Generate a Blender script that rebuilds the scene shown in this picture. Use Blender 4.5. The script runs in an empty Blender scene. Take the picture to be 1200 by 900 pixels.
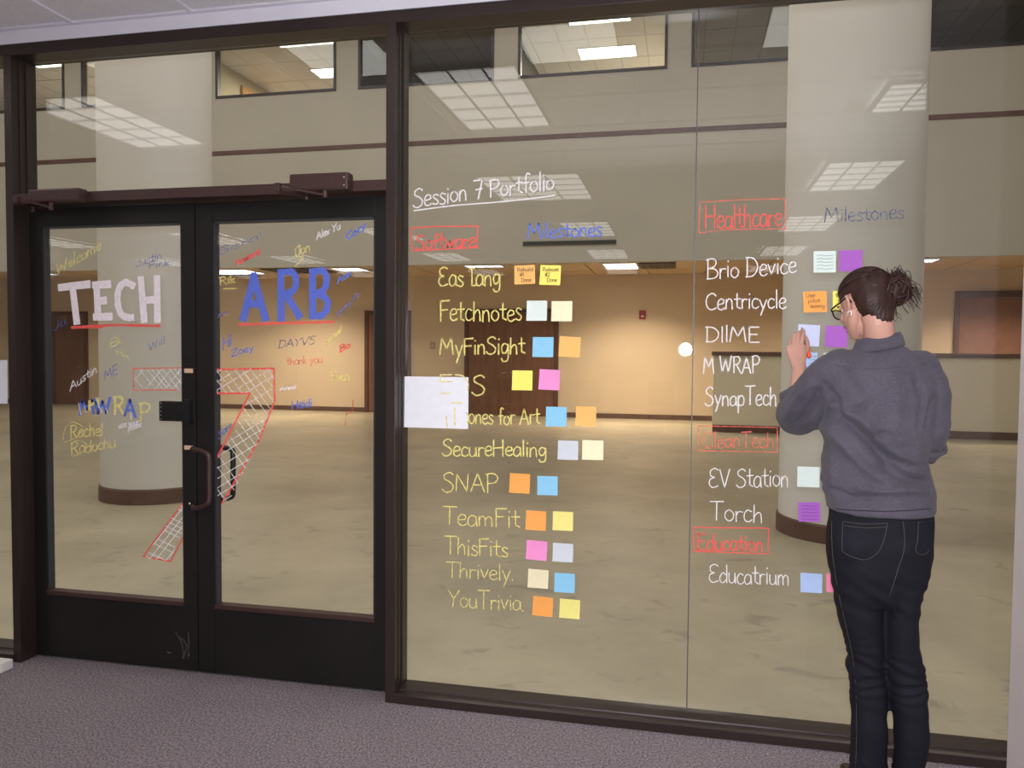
import bpy, bmesh, math, random
import numpy as np
from mathutils import Vector, Matrix, noise
from mathutils.bvhtree import BVHTree
random.seed(7)
S = bpy.context.scene
COL = S.collection

# ---------------------------------------------------------------- camera, world, lights, exposure
F, YAW, PIT, ROL, D, H = 927.0, math.radians(12.33), math.radians(2.342), math.radians(0.4756), 3.278, 1.52
_f = Vector((-math.sin(YAW)*math.cos(PIT), math.cos(YAW)*math.cos(PIT), -math.sin(PIT)))
_r0 = Vector((math.cos(YAW), math.sin(YAW), 0)); _u0 = _r0.cross(_f)
_r = _r0*math.cos(ROL)+_u0*math.sin(ROL); _u = _u0*math.cos(ROL)-_r0*math.sin(ROL)
CAM = Vector((0, -D, H))
cd = bpy.data.cameras.new('camera'); cam = bpy.data.objects.new('camera', cd); COL.objects.link(cam)
cd.sensor_width = 36; cd.lens = F/1200*36; cd.clip_start = .05; cd.clip_end = 200
M = Matrix((_r, _u, -_f)).transposed().to_4x4(); M.translation = CAM; cam.matrix_world = M
S.camera = cam

def ray(x, y): return _f+_r*((x-600)/F)-_u*((y-450)/F)
def at(x, y, Y):                       # point of the plane Y=const that the photo shows at pixel x, y
    d = ray(x, y); return CAM+d*((Y-CAM.y)/d.y)
def atz(x, y, Z):
    d = ray(x, y); return CAM+d*((Z-CAM.z)/d.z)

w = bpy.data.worlds.new('world'); S.world = w; w.use_nodes = True
w.node_tree.nodes['Background'].inputs[0].default_value = (.5, .5, .5, 1)
w.node_tree.nodes['Background'].inputs[1].default_value = .02
vs = S.view_settings
vs.view_transform = 'Standard'; vs.look = 'None'; vs.gamma = 1; vs.use_curve_mapping = False
vs.exposure = 0.0

def area(name, loc, size, energy, color, rot=(0, 0, 0), sizey=None, spread=180, shape='RECTANGLE'):
    l = bpy.data.lights.new(name, 'AREA'); l.energy = energy; l.color = color; l.shape = shape
    l.size = size; l.size_y = sizey or size; l.spread = math.radians(spread)
    o = bpy.data.objects.new(name, l); COL.objects.link(o); o.location = loc; o.rotation_euler = rot
    return o
# ceiling lamps of the tall hall (above the frame)
for X in (-15, -9, -3, 3):
    for Y, e in ((1.8, 175), (8.0, 105)):
        area('hall_lamp', (X, Y, 9.3), 2.4, e, (1, .95, .90))
# recessed lamps of the low zone under the upper floor
for X, e in ((-13.0, 30), (-8.9, 90), (-3.6, 10), (-1.1, 105), (2.2, 22), (6.0, 70)):
    area('downlight', (X, 13.35, 3.26), 1.1, e, (1, .80, .58), sizey=.5, spread=125)
# the flash of the photographer's camera
fl = area('camera_flash', (0.0, -D-.03, H+.03), .095, 95, (.95, .95, 1), rot=(math.radians(90), 0, 0), shape='DISK')

# ---------------------------------------------------------------- materials
def mat(name, col, rough=.6, spec=.5, metal=0, bump=None, var=None, emis=None, estr=0, sheen=0):
    m = bpy.data.materials.new(name); m.use_nodes = True; nt = m.node_tree; b = nt.nodes['Principled BSDF']
    b.inputs['Base Color'].default_value = (*col, 1); b.inputs['Roughness'].default_value = rough
    b.inputs['Specular IOR Level'].default_value = spec; b.inputs['Metallic'].default_value = metal
    if sheen: b.inputs['Sheen Weight'].default_value = sheen
    tc = nt.nodes.new('ShaderNodeTexCoord')
    if var:                               # (scale, amount, stretch)
        mp = nt.nodes.new('ShaderNodeMapping'); mp.inputs['Scale'].default_value = var[2] if len(var) > 2 else (1, 1, 1)
        n = nt.nodes.new('ShaderNodeTexNoise'); n.inputs['Scale'].default_value = var[0]; n.inputs['Detail'].default_value = 6
        r = nt.nodes.new('ShaderNodeMapRange'); r.inputs[1].default_value = .3; r.inputs[2].default_value = .7
        r.inputs[3].default_value = 1-var[1]; r.inputs[4].default_value = 1+var[1]
        mx = nt.nodes.new('ShaderNodeVectorMath'); mx.operation = 'SCALE'; mx.inputs[0].default_value = col
        nt.links.new(tc.outputs['Object'], mp.inputs[0]); nt.links.new(mp.outputs[0], n.inputs['Vector'])
        nt.links.new(n.outputs[0], r.inputs[0]); nt.links.new(r.outputs[0], mx.inputs['Scale']); nt.links.new(mx.outputs[0], b.inputs['Base Color'])
    if bump:                              # (scale, strength, distance)
        n2 = nt.nodes.new('ShaderNodeTexNoise'); n2.inputs['Scale'].default_value = bump[0]; n2.inputs['Detail'].default_value = 4
        bp = nt.nodes.new('ShaderNodeBump'); bp.inputs['Strength'].default_value = bump[1]; bp.inputs['Distance'].default_value = bump[2]
        nt.links.new(tc.outputs['Object'], n2.inputs['Vector']); nt.links.new(n2.outputs[0], bp.inputs['Height']); nt.links.new(bp.outputs[0], b.inputs['Normal'])
    if emis:
        b.inputs['Emission Color'].default_value = (*emis, 1); b.inputs['Emission Strength'].default_value = estr
    return m

def glass_mat(name, tint=(.93, .95, .93), refl=1.0):
    m = bpy.data.materials.new(name); m.use_nodes = True; nt = m.node_tree; nt.nodes.clear()
    out = nt.nodes.new('ShaderNodeOutputMaterial'); mix = nt.nodes.new('ShaderNodeMixShader')
    tr = nt.nodes.new('ShaderNodeBsdfTransparent'); tr.inputs[0].default_value = (*tint, 1)
    gl = nt.nodes.new('ShaderNodeBsdfGlossy'); gl.inputs['Roughness'].default_value = 0.0; gl.inputs[0].default_value = (1, 1, 1, 1)
    g = nt.nodes.new('ShaderNodeNewGeometry'); dot = nt.nodes.new('ShaderNodeVectorMath'); dot.operation = 'DOT_PRODUCT'
    ab = nt.nodes.new('ShaderNodeMath'); ab.operation = 'ABSOLUTE'
    om = nt.nodes.new('ShaderNodeMath'); om.operation = 'SUBTRACT'; om.inputs[0].default_value = 1
    pw = nt.nodes.new('ShaderNodeMath'); pw.operation = 'POWER'; pw.inputs[1].default_value = 5
    ma = nt.nodes.new('ShaderNodeMath'); ma.operation = 'MULTIPLY_ADD'; ma.inputs[1].default_value = .96*refl; ma.inputs[2].default_value = .04*refl
    L = nt.links.new
    L(g.outputs['Normal'], dot.inputs[0]); L(g.outputs['Incoming'], dot.inputs[1]); L(dot.outputs['Value'], ab.inputs[0])
    L(ab.outputs[0], om.inputs[1]); L(om.outputs[0], pw.inputs[0]); L(pw.outputs[0], ma.inputs[0]); L(ma.outputs[0], mix.inputs[0])
    L(tr.outputs[0], mix.inputs[1]); L(gl.outputs[0], mix.inputs[2]); L(mix.outputs[0], out.inputs[0])
    return m

def ink(name, col, opacity=1.0, scale=90):
    """marker ink on glass: broken up coverage, see-through where the stroke is thin"""
    m = bpy.data.materials.new(name); m.use_nodes = True; nt = m.node_tree; b = nt.nodes['Principled BSDF']
    b.inputs['Base Color'].default_value = (*col, 1); b.inputs['Roughness'].default_value = .8
    tc = nt.nodes.new('ShaderNodeTexCoord'); n = nt.nodes.new('ShaderNodeTexNoise'); n.inputs['Scale'].default_value = scale; n.inputs['Detail'].default_value = 3
    r = nt.nodes.new('ShaderNodeMapRange'); r.inputs[1].default_value = .35; r.inputs[2].default_value = .6
    r.inputs[3].default_value = max(0, opacity-.35) if opacity < 1 else .88; r.inputs[4].default_value = min(1, opacity+.15)
    nt.links.new(tc.outputs['Object'], n.inputs['Vector']); nt.links.new(n.outputs[0], r.inputs[0]); nt.links.new(r.outputs[0], b.inputs['Alpha'])
    return m

def concrete():
    m = bpy.data.materials.new('stained_concrete'); m.use_nodes = True; nt = m.node_tree; b = nt.nodes['Principled BSDF']; L = nt.links.new
    tc = nt.nodes.new('ShaderNodeTexCoord')
    n1 = nt.nodes.new('ShaderNodeTexNoise'); n1.inputs['Scale'].default_value = .9; n1.inputs['Detail'].default_value = 8; n1.inputs['Roughness'].default_value = .65
    mp = nt.nodes.new('ShaderNodeMapping'); mp.inputs['Scale'].default_value = (.9, 1.3, 1)
    n2 = nt.nodes.new('ShaderNodeTexNoise'); n2.inputs['Scale'].default_value = 4.2; n2.inputs['Detail'].default_value = 9; n2.inputs['Roughness'].default_value = .62; n2.inputs['Distortion'].default_value = .9
    cr = nt.nodes.new('ShaderNodeValToRGB'); e = cr.color_ramp.elements
    e[0].position = .3; e[0].color = (.33, .285, .205, 1); e[1].position = .7; e[1].color = (.50, .435, .315, 1)
    cr2 = nt.nodes.new('ShaderNodeValToRGB'); e = cr2.color_ramp.elements
    e[0].position = .28; e[0].color = (.44, .47, .50, 1); e[1].position = .42; e[1].color = (1, 1, 1, 1)
    mx = nt.nodes.new('ShaderNodeMixRGB'); mx.blend_type = 'MULTIPLY'; mx.inputs[0].default_value = .75
    L(tc.outputs['Object'], n1.inputs['Vector']); L(tc.outputs['Object'], mp.inputs[0]); L(mp.outputs[0], n2.inputs['Vector'])
    L(n1.outputs[0], cr.inputs[0]); L(n2.outputs[0], cr2.inputs[0]); L(cr.outputs[0], mx.inputs[1]); L(cr2.outputs[0], mx.inputs[2]); L(mx.outputs[0], b.inputs['Base Color'])
    b.inputs['Roughness'].default_value = .34; b.inputs['Specular IOR Level'].default_value = .45
    bp = nt.nodes.new('ShaderNodeBump'); bp.inputs['Strength'].default_value = .25; bp.inputs['Distance'].default_value = .01
    L(n1.outputs[0], bp.inputs['Height']); L(bp.outputs[0], b.inputs['Normal'])
    return m

def carpet_mat():
    m = bpy.data.materials.new('grey_loop_carpet'); m.use_nodes = True; nt = m.node_tree; b = nt.nodes['Principled BSDF']; L = nt.links.new
    tc = nt.nodes.new('ShaderNodeTexCoord')
    n1 = nt.nodes.new('ShaderNodeTexNoise'); n1.inputs['Scale'].default_value = 110; n1.inputs['Detail'].default_value = 3
    v = nt.nodes.new('ShaderNodeTexVoronoi'); v.inputs['Scale'].default_value = 170
    cr = nt.nodes.new('ShaderNodeValToRGB'); e = cr.color_ramp.elements
    e[0].position = .32; e[0].color = (.115, .095, .103, 1); e[1].position = .68; e[1].color = (.36, .305, .325, 1)
    bp = nt.nodes.new('ShaderNodeBump'); bp.inputs['Strength'].default_value = .8; bp.inputs['Distance'].default_value = .006
    L(tc.outputs['Object'], n1.inputs['Vector']); L(tc.outputs['Object'], v.inputs['Vector']); L(n1.outputs[0], cr.inputs[0]); L(cr.outputs[0], b.inputs['Base Color'])
    L(v.outputs[0], bp.inputs['Height']); L(bp.outputs[0], b.inputs['Normal']); b.inputs['Roughness'].default_value = .95; b.inputs['Specular IOR Level'].default_value = .1
    return m

def fabric_mat(name, c1, c2, scale, rough=.85, bump=.3, sheen=.3):
    """woven cloth: two thread directions"""
    m = bpy.data.materials.new(name); m.use_nodes = True; nt = m.node_tree; b = nt.nodes['Principled BSDF']; L = nt.links.new
    tc = nt.nodes.new('ShaderNodeTexCoord'); n = nt.nodes.new('ShaderNodeTexNoise'); n.inputs['Scale'].default_value = scale; n.inputs['Detail'].default_value = 2
    n0 = nt.nodes.new('ShaderNodeTexNoise'); n0.inputs['Scale'].default_value = 9; n0.inputs['Detail'].default_value = 4
    ad = nt.nodes.new('ShaderNodeMath'); ad.operation = 'MULTIPLY_ADD'; ad.inputs[1].default_value = .35
    cr = nt.nodes.new('ShaderNodeValToRGB'); e = cr.color_ramp.elements
    e[0].position = .45; e[0].color = (*c1, 1); e[1].position = .9; e[1].color = (*c2, 1)
    L(tc.outputs['Object'], n.inputs['Vector']); L(tc.outputs['Object'], n0.inputs['Vector'])
    L(n0.outputs[0], ad.inputs[0]); L(n.outputs[0], ad.inputs[2]); L(ad.outputs[0], cr.inputs[0]); L(cr.outputs[0], b.inputs['Base Color'])
    bp = nt.nodes.new('ShaderNodeBump'); bp.inputs['Strength'].default_value = bump; bp.inputs['Distance'].default_value = .002
    L(n.outputs[0], bp.inputs['Height']); L(bp.outputs[0], b.inputs['Normal'])
    b.inputs['Roughness'].default_value = rough; b.inputs['Sheen Weight'].default_value = sheen; b.inputs['Specular IOR Level'].default_value = .2
    return m

MT = dict(
 bronze=mat('dark_bronze_metal', (.036, .023, .020), .38, .5, .25, bump=(60, .05, .001), var=(3, .12)),
 bronze2=mat('closer_metal', (.060, .030, .026), .42, .5, .2, var=(8, .1)),
 black=mat('black_metal', (.008, .0075, .0075), .35, .5),
 doorm=mat('door_metal', (.013, .011, .010), .42, .4, .15, bump=(50, .06, .001), var=(2.5, .2)),
 gasket=mat('gasket', (.03, .03, .035), .5),
 steel=mat('steel', (.55, .53, .5), .3, .5, .9),
 tape=mat('tan_tape', (.62, .42, .27), .7),
 white=mat('paint_white', (.72, .69, .66), .6, bump=(40, .08, .002), var=(2, .03)),
 pier=mat('pier_paint', (.62, .55, .56), .65, bump=(120, .15, .002), var=(3, .04)),
 tile=mat('ceiling_tile_felt', (.80, .765, .80), .9, .2, bump=(150, .35, .003), var=(60, .06)),
 strip=mat('wall_strip_paint', (.78, .75, .82), .7, var=(4, .03)),
 wallup=mat('upper_wall_paint', (.54, .50, .435), .8, .3, bump=(30, .06, .002), var=(.7, .04)),
 wallfar=mat('far_wall_paint', (.66, .52, .37), .7, .3, bump=(30, .06, .002), var=(.6, .04)),
 knee=mat('low_wall_paint', (.70, .62, .47), .75, .3, var=(.8, .04)),
 col=mat('column_paint', (.74, .71, .68), .65, .4, bump=(24, .05, .003), var=(1.2, .03)),
 brown=mat('brown_trim', (.13, .070, .050), .5, .4, var=(6, .15)),
 doorw=mat('brown_door', (.185, .085, .050), .45, .4, var=(3, .18, (6, 6, .5))),
 doorf=mat('brown_door_frame', (.12, .055, .042), .45, .4, var=(3, .1)),
 panel=mat('brown_panel', (.27, .135, .10), .6, .3, var=(5, .1)),
 orange_door=mat('light_wood_door', (.60, .33, .12), .5, .4, var=(4, .15, (6, 6, .4))),
 winframe=mat('window_frame_metal', (.045, .036, .042), .45, .4),
 upint=mat('office_wall_paint', (.66, .60, .46), .8, .2, var=(1, .04)),
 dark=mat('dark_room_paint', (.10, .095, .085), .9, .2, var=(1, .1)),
 red=mat('red_plastic', (.30, .03, .035), .35),
 lens=mat('troffer_lens', (.9, .9, .88), .5, emis=(1, .95, .91), estr=4.2),
 lens2=mat('warm_troffer_lens', (.9, .88, .8), .5, emis=(1, .93, .82), estr=4.5),
 lens3=mat('blue_edge_lens', (.9, .9, .9), .4, emis=(.90, .93, 1.0), estr=2.0),
 louvre=mat('louvre_metal', (.5, .5, .52), .3, .5, .7),
 carpet=carpet_mat(), concrete=concrete(),
 glass=glass_mat('storefront_glass', (.94, .955, .945), .70), glass2=glass_mat('office_window_glass', (.95, .95, .93), .6),
 paper=mat('white_paper', (.80, .80, .84), .7, .2, var=(30, .03)),
 hair=mat('dark_brown_hair', (.030, .012, .008), .55, .3, bump=(160, .5, .002), var=(60, .4, (1, 1, .2))),
 skin=mat('skin', (.50, .27, .205), .5, .4, bump=(200, .08, .001), var=(18, .06)),
 shirt=fabric_mat('grey_blue_chambray', (.045, .041, .056), (.108, .096, .120), 420, .9, .4, .08),
 denim=fabric_mat('dark_denim', (.0035, .0035, .006), (.013, .013, .020), 500, .8, .4, .0),
 thread=mat('tan_thread', (.07, .055, .045), .8),
 shoe=mat('dark_leather', (.03, .02, .018), .4),
 lips=mat('lips', (.45, .16, .15), .4), eyew=mat('eye_white', (.75, .73, .7), .25), iris=mat('brown_iris', (.06, .03, .02), .2),
 spectacle=mat('black_acetate', (.012, .011, .013), .2), lensclear=glass_mat('spectacle_lens', (.97, .97, .97), 1),
 mk_orange=mat('orange_plastic', (.90, .11, .03), .35), mk_dark=mat('marker_barrel', (.05, .045, .055), .4), mk_tip=mat('red_felt_tip', (.55, .08, .07), .7),
)
INK = dict(white=ink('white_marker', (.80, .76, .76), 1), whitef=ink('white_marker_faded', (.80, .77, .77), .75), yellow=ink('yellow_marker', (.82, .72, .22), .95),
 yellowf=ink('yellow_marker_faded', (.78, .70, .24), .8), red=ink('red_marker', (.84, .10, .085), 1), redf=ink('red_marker_faded', (.80, .14, .10), .72),
 blue=ink('blue_marker', (.11, .18, .62), 1), bluef=ink('blue_marker_faded', (.13, .17, .50), .6), navy=ink('navy_marker', (.07, .08, .22), .7),
 bold_white=ink('bold_white_paint', (.90, .80, .83), 1), bold_blue=ink('bold_blue_paint', (.10, .155, .62), 1), bold_red=ink('bold_red_paint', (.85, .11, .09), 1),
 pen=mat('pen_ink', (.20, .12, .04), .7), penp=mat('purple_pen_ink', (.20, .05, .30), .7), peng=mat('grey_pen_ink', (.30, .38, .36), .7))

# ---------------------------------------------------------------- helpers
def link(name, me, m, parent=None, smooth=False):
    if m is not None:
        for x in (m if isinstance(m, (list, tuple)) else [m]): me.materials.append(x)
    if smooth:
        for p in me.polygons: p.use_smooth = True
    o = bpy.data.objects.new(name, me); COL.objects.link(o)
    if parent is not None: o.parent = parent; o.matrix_parent_inverse = Matrix.Translation(-world_loc(parent))
    return o
def world_loc(o):
    v = Vector(o.location)
    return v                      # things are never rotated, parents are placed by location only
def fin(name, bm, m, parent=None, smooth=False):
    bmesh.ops.recalc_face_normals(bm, faces=bm.faces)
    me = bpy.data.meshes.new(name); bm.to_mesh(me); bm.free()
    o = link(name, me, m, parent, smooth)
    return o
def empty(name, loc, label=None, cat=None, group=None, kind=None):
    o = bpy.data.objects.new(name, None); COL.objects.link(o); o.location = loc; o.empty_display_size = .05
    return tag(o, label, cat, group, kind)
def tag(o, label=None, cat=None, group=None, kind=None):
    if label: o['label'] = label
    if cat: o['category'] = cat
    if group: o['group'] = group
    if kind: o['kind'] = kind
    return o
def box(bm, x0, x1, y0, y1, z0, z1, bev=0):
    g = bmesh.ops.create_cube(bm, size=1, matrix=Matrix.Translation(((x0+x1)/2, (y0+y1)/2, (z0+z1)/2)) @ Matrix.Diagonal((abs(x1-x0), abs(y1-y0), abs(z1-z0), 1)))
    if bev:
        es = {e for v in g['verts'] for e in v.link_edges}
        bmesh.ops.bevel(bm, geom=list(es), offset=bev, segments=2, affect='EDGES', profile=.6)
def bx(name, x0, x1, y0, y1, z0, z1, m, parent=None, bev=.002):
    bm = bmesh.new(); box(bm, x0, x1, y0, y1, z0, z1, bev); return fin(name, bm, m, parent)
def struct(o, label=None): return tag(o, label, kind='structure')
def tube(bm, pts, rad, n=10, caps=True, flat=1.0):
    pts = [Vector(p) for p in pts]; rad = rad if isinstance(rad, (list, tuple)) else [rad]*len(pts)
    rings = []; nrm = None
    for i, p in enumerate(pts):
        t = (pts[min(i+1, len(pts)-1)]-pts[max(i-1, 0)]).normalized()
        if nrm is None:
            nrm = t.orthogonal().normalized()
        else:
            nrm = (nrm-t*nrm.dot(t)); nrm = nrm.normalized() if nrm.length > 1e-6 else t.orthogonal().normalized()
        b = t.cross(nrm)
        rings.append([bm.verts.new(p+(nrm*math.cos(a)+b*math.sin(a)*flat)*rad[i]) for a in (2*math.pi*k/n for k in range(n))])
    for a, b in zip(rings, rings[1:]):
        for k in range(n): bm.faces.new((a[k], a[(k+1) % n], b[(k+1) % n], b[k]))
    if caps: bm.faces.new(rings[0][::-1]); bm.faces.new(rings[-1])
def smooth_path(pts, k=6, closed=False):
    pts = [Vector(p) for p in pts]
    if len(pts) < 3: return pts
    out = []
    n = len(pts)
    for i in range(n-1):
        p0 = pts[max(i-1, 0)]; p1 = pts[i]; p2 = pts[i+1]; p3 = pts[min(i+2, n-1)]
        for j in range(k):
            t = j/k; out.append(.5*((2*p1)+(p2-p0)*t+(2*p0-5*p1+4*p2-p3)*t*t+(3*p1-p0-3*p2+p3)*t**3))
    out.append(pts[-1]); return out
def capsule(bm, pts, rad, n=16, k=5):
    """tapered round limb with rounded ends"""
    P = smooth_path([(*p, r) if False else p for p in pts], k); R = []
    m = len(pts)
    for i in range(m-1):
        for j in range(k): R.append(rad[i]+(rad[i+1]-rad[i])*j/k)
    R.append(rad[-1])
    if m < 3: P = [Vector(pts[0]).lerp(Vector(pts[-1]), j/k) for j in range(k+1)]
    t0 = (P[0]-P[1]).normalized(); t1 = (P[-1]-P[-2]).normalized()
    pre = [(P[0]+t0*R[0]*math.sin(a), R[0]*math.cos(a)) for a in (1.45, 1.1, .7, .35)]
    post = [(P[-1]+t1*R[-1]*math.sin(a), R[-1]*math.cos(a)) for a in (.35, .7, 1.1, 1.45)]
    tube(bm, [p for p, r in pre]+P+[p for p, r in post], [r for p, r in pre]+R+[r for p, r in post], n)
def ellipsoid(bm, c, r, rot=None, seg=24):
    m = Matrix.Translation(Vector(c)) @ (rot.to_4x4() if rot else Matrix.Identity(4)) @ Matrix.Diagonal((*r, 1))
    bmesh.ops.create_uvsphere(bm, u_segments=seg, v_segments=seg//2, radius=1, matrix=m)
def loft(bm, rows, n=40, e=2.3, ux=Vector((1, 0, 0)), uy=Vector((0, 1, 0))):
    """rows: (centre, half width, half depth)"""
    rings = []
    for c, a, b in rows:
        c = Vector(c); ring = []
        for k in range(n):
            t = 2*math.pi*k/n; cx, sx = math.cos(t), math.sin(t)
            ring.append(bm.verts.new(c+ux*a*math.copysign(abs(cx)**(2/e), cx)+uy*b*math.copysign(abs(sx)**(2/e), sx)))
        rings.append(ring)
    for a, b in zip(rings, rings[1:]):
        for k in range(n): bm.faces.new((a[k], a[(k+1) % n], b[(k+1) % n], b[k]))
    bm.faces.new(rings[0][::-1]); bm.faces.new(rings[-1])
def fuse(bm, voxel, iters=6, fac=.5):
    """one continuous surface out of overlapping closed pieces"""
    bmesh.ops.recalc_face_normals(bm, faces=bm.faces)
    me = bpy.data.meshes.new('tmp'); bm.to_mesh(me); bm.free()
    o = bpy.data.objects.new('tmp', me); COL.objects.link(o)
    r = o.modifiers.new('r', 'REMESH'); r.mode = 'VOXEL'; r.voxel_size = voxel
    s = o.modifiers.new('s', 'SMOOTH'); s.factor = fac; s.iterations = iters
    dg = bpy.context.evaluated_depsgraph_get(); dg.update()
    m2 = bpy.data.meshes.new_from_object(o.evaluated_get(dg))
    bpy.data.objects.remove(o); bpy.data.meshes.remove(me)
    return m2
def ribbon(bm, pts, wdt, Y, closed=False):
    """flat ink stroke on the glass: pts are (x, z) pairs in metres"""
    n = len(pts); L = []; R = []
    for i in range(n):
        a = Vector(pts[max(i-1, 0)]); b = Vector(pts[min(i+1, n-1)]); t = (b-a)
        if t.length < 1e-7: t = Vector((1, 0))
        t.normalize(); nn = Vector((-t.y, t.x)); p = Vector(pts[i])
        ww = wdt/2*(1+.12*math.sin(i*1.7))
        if i == 0: p = p-t*wdt*.3
        if i == n-1: p = p+t*wdt*.3
        L.append(bm.verts.new((p.x+nn.x*ww, Y, p.y+nn.y*ww))); R.append(bm.verts.new((p.x-nn.x*ww, Y, p.y-nn.y*ww)))
    for i in range(n-1):
        bm.faces.new((L[i], R[i], R[i+1], L[i+1]))
INKY = -.0068
inkcount = [0]
def strokes(name, S_, wpx, m, parent, label=None, Y=None, curved=True):
    """strokes given in photo pixels, laid on the glass"""
    bm = bmesh.new(); inkcount[0] += 1
    Y = (INKY if Y is None else Y)-.00002*(inkcount[0] % 40)
    for q, s in enumerate(S_):
        pts = [at(x, y, Y) for x, y in s]; pts = [Vector((p.x, p.z)) for p in pts]
        x0, y0 = s[0]; sc = (at(x0+1, y0, Y)-at(x0, y0, Y)).length
        if curved and len(pts) > 2:
            pts = [Vector((v.x, v.y)) for v in smooth_path([(p.x, p.y, 0) for p in pts], 5)]
            ribbon(bm, pts, wpx*sc, Y-.00001*q)
        else:
            for a, b in zip(pts, pts[1:]): ribbon(bm, [a, b], wpx*sc, Y-.00001*q)
    me = bpy.data.meshes.new(name); bm.to_mesh(me); bm.free()
    o = link(name, me, m, parent)
    if label: o['label'] = label
    return o

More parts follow.
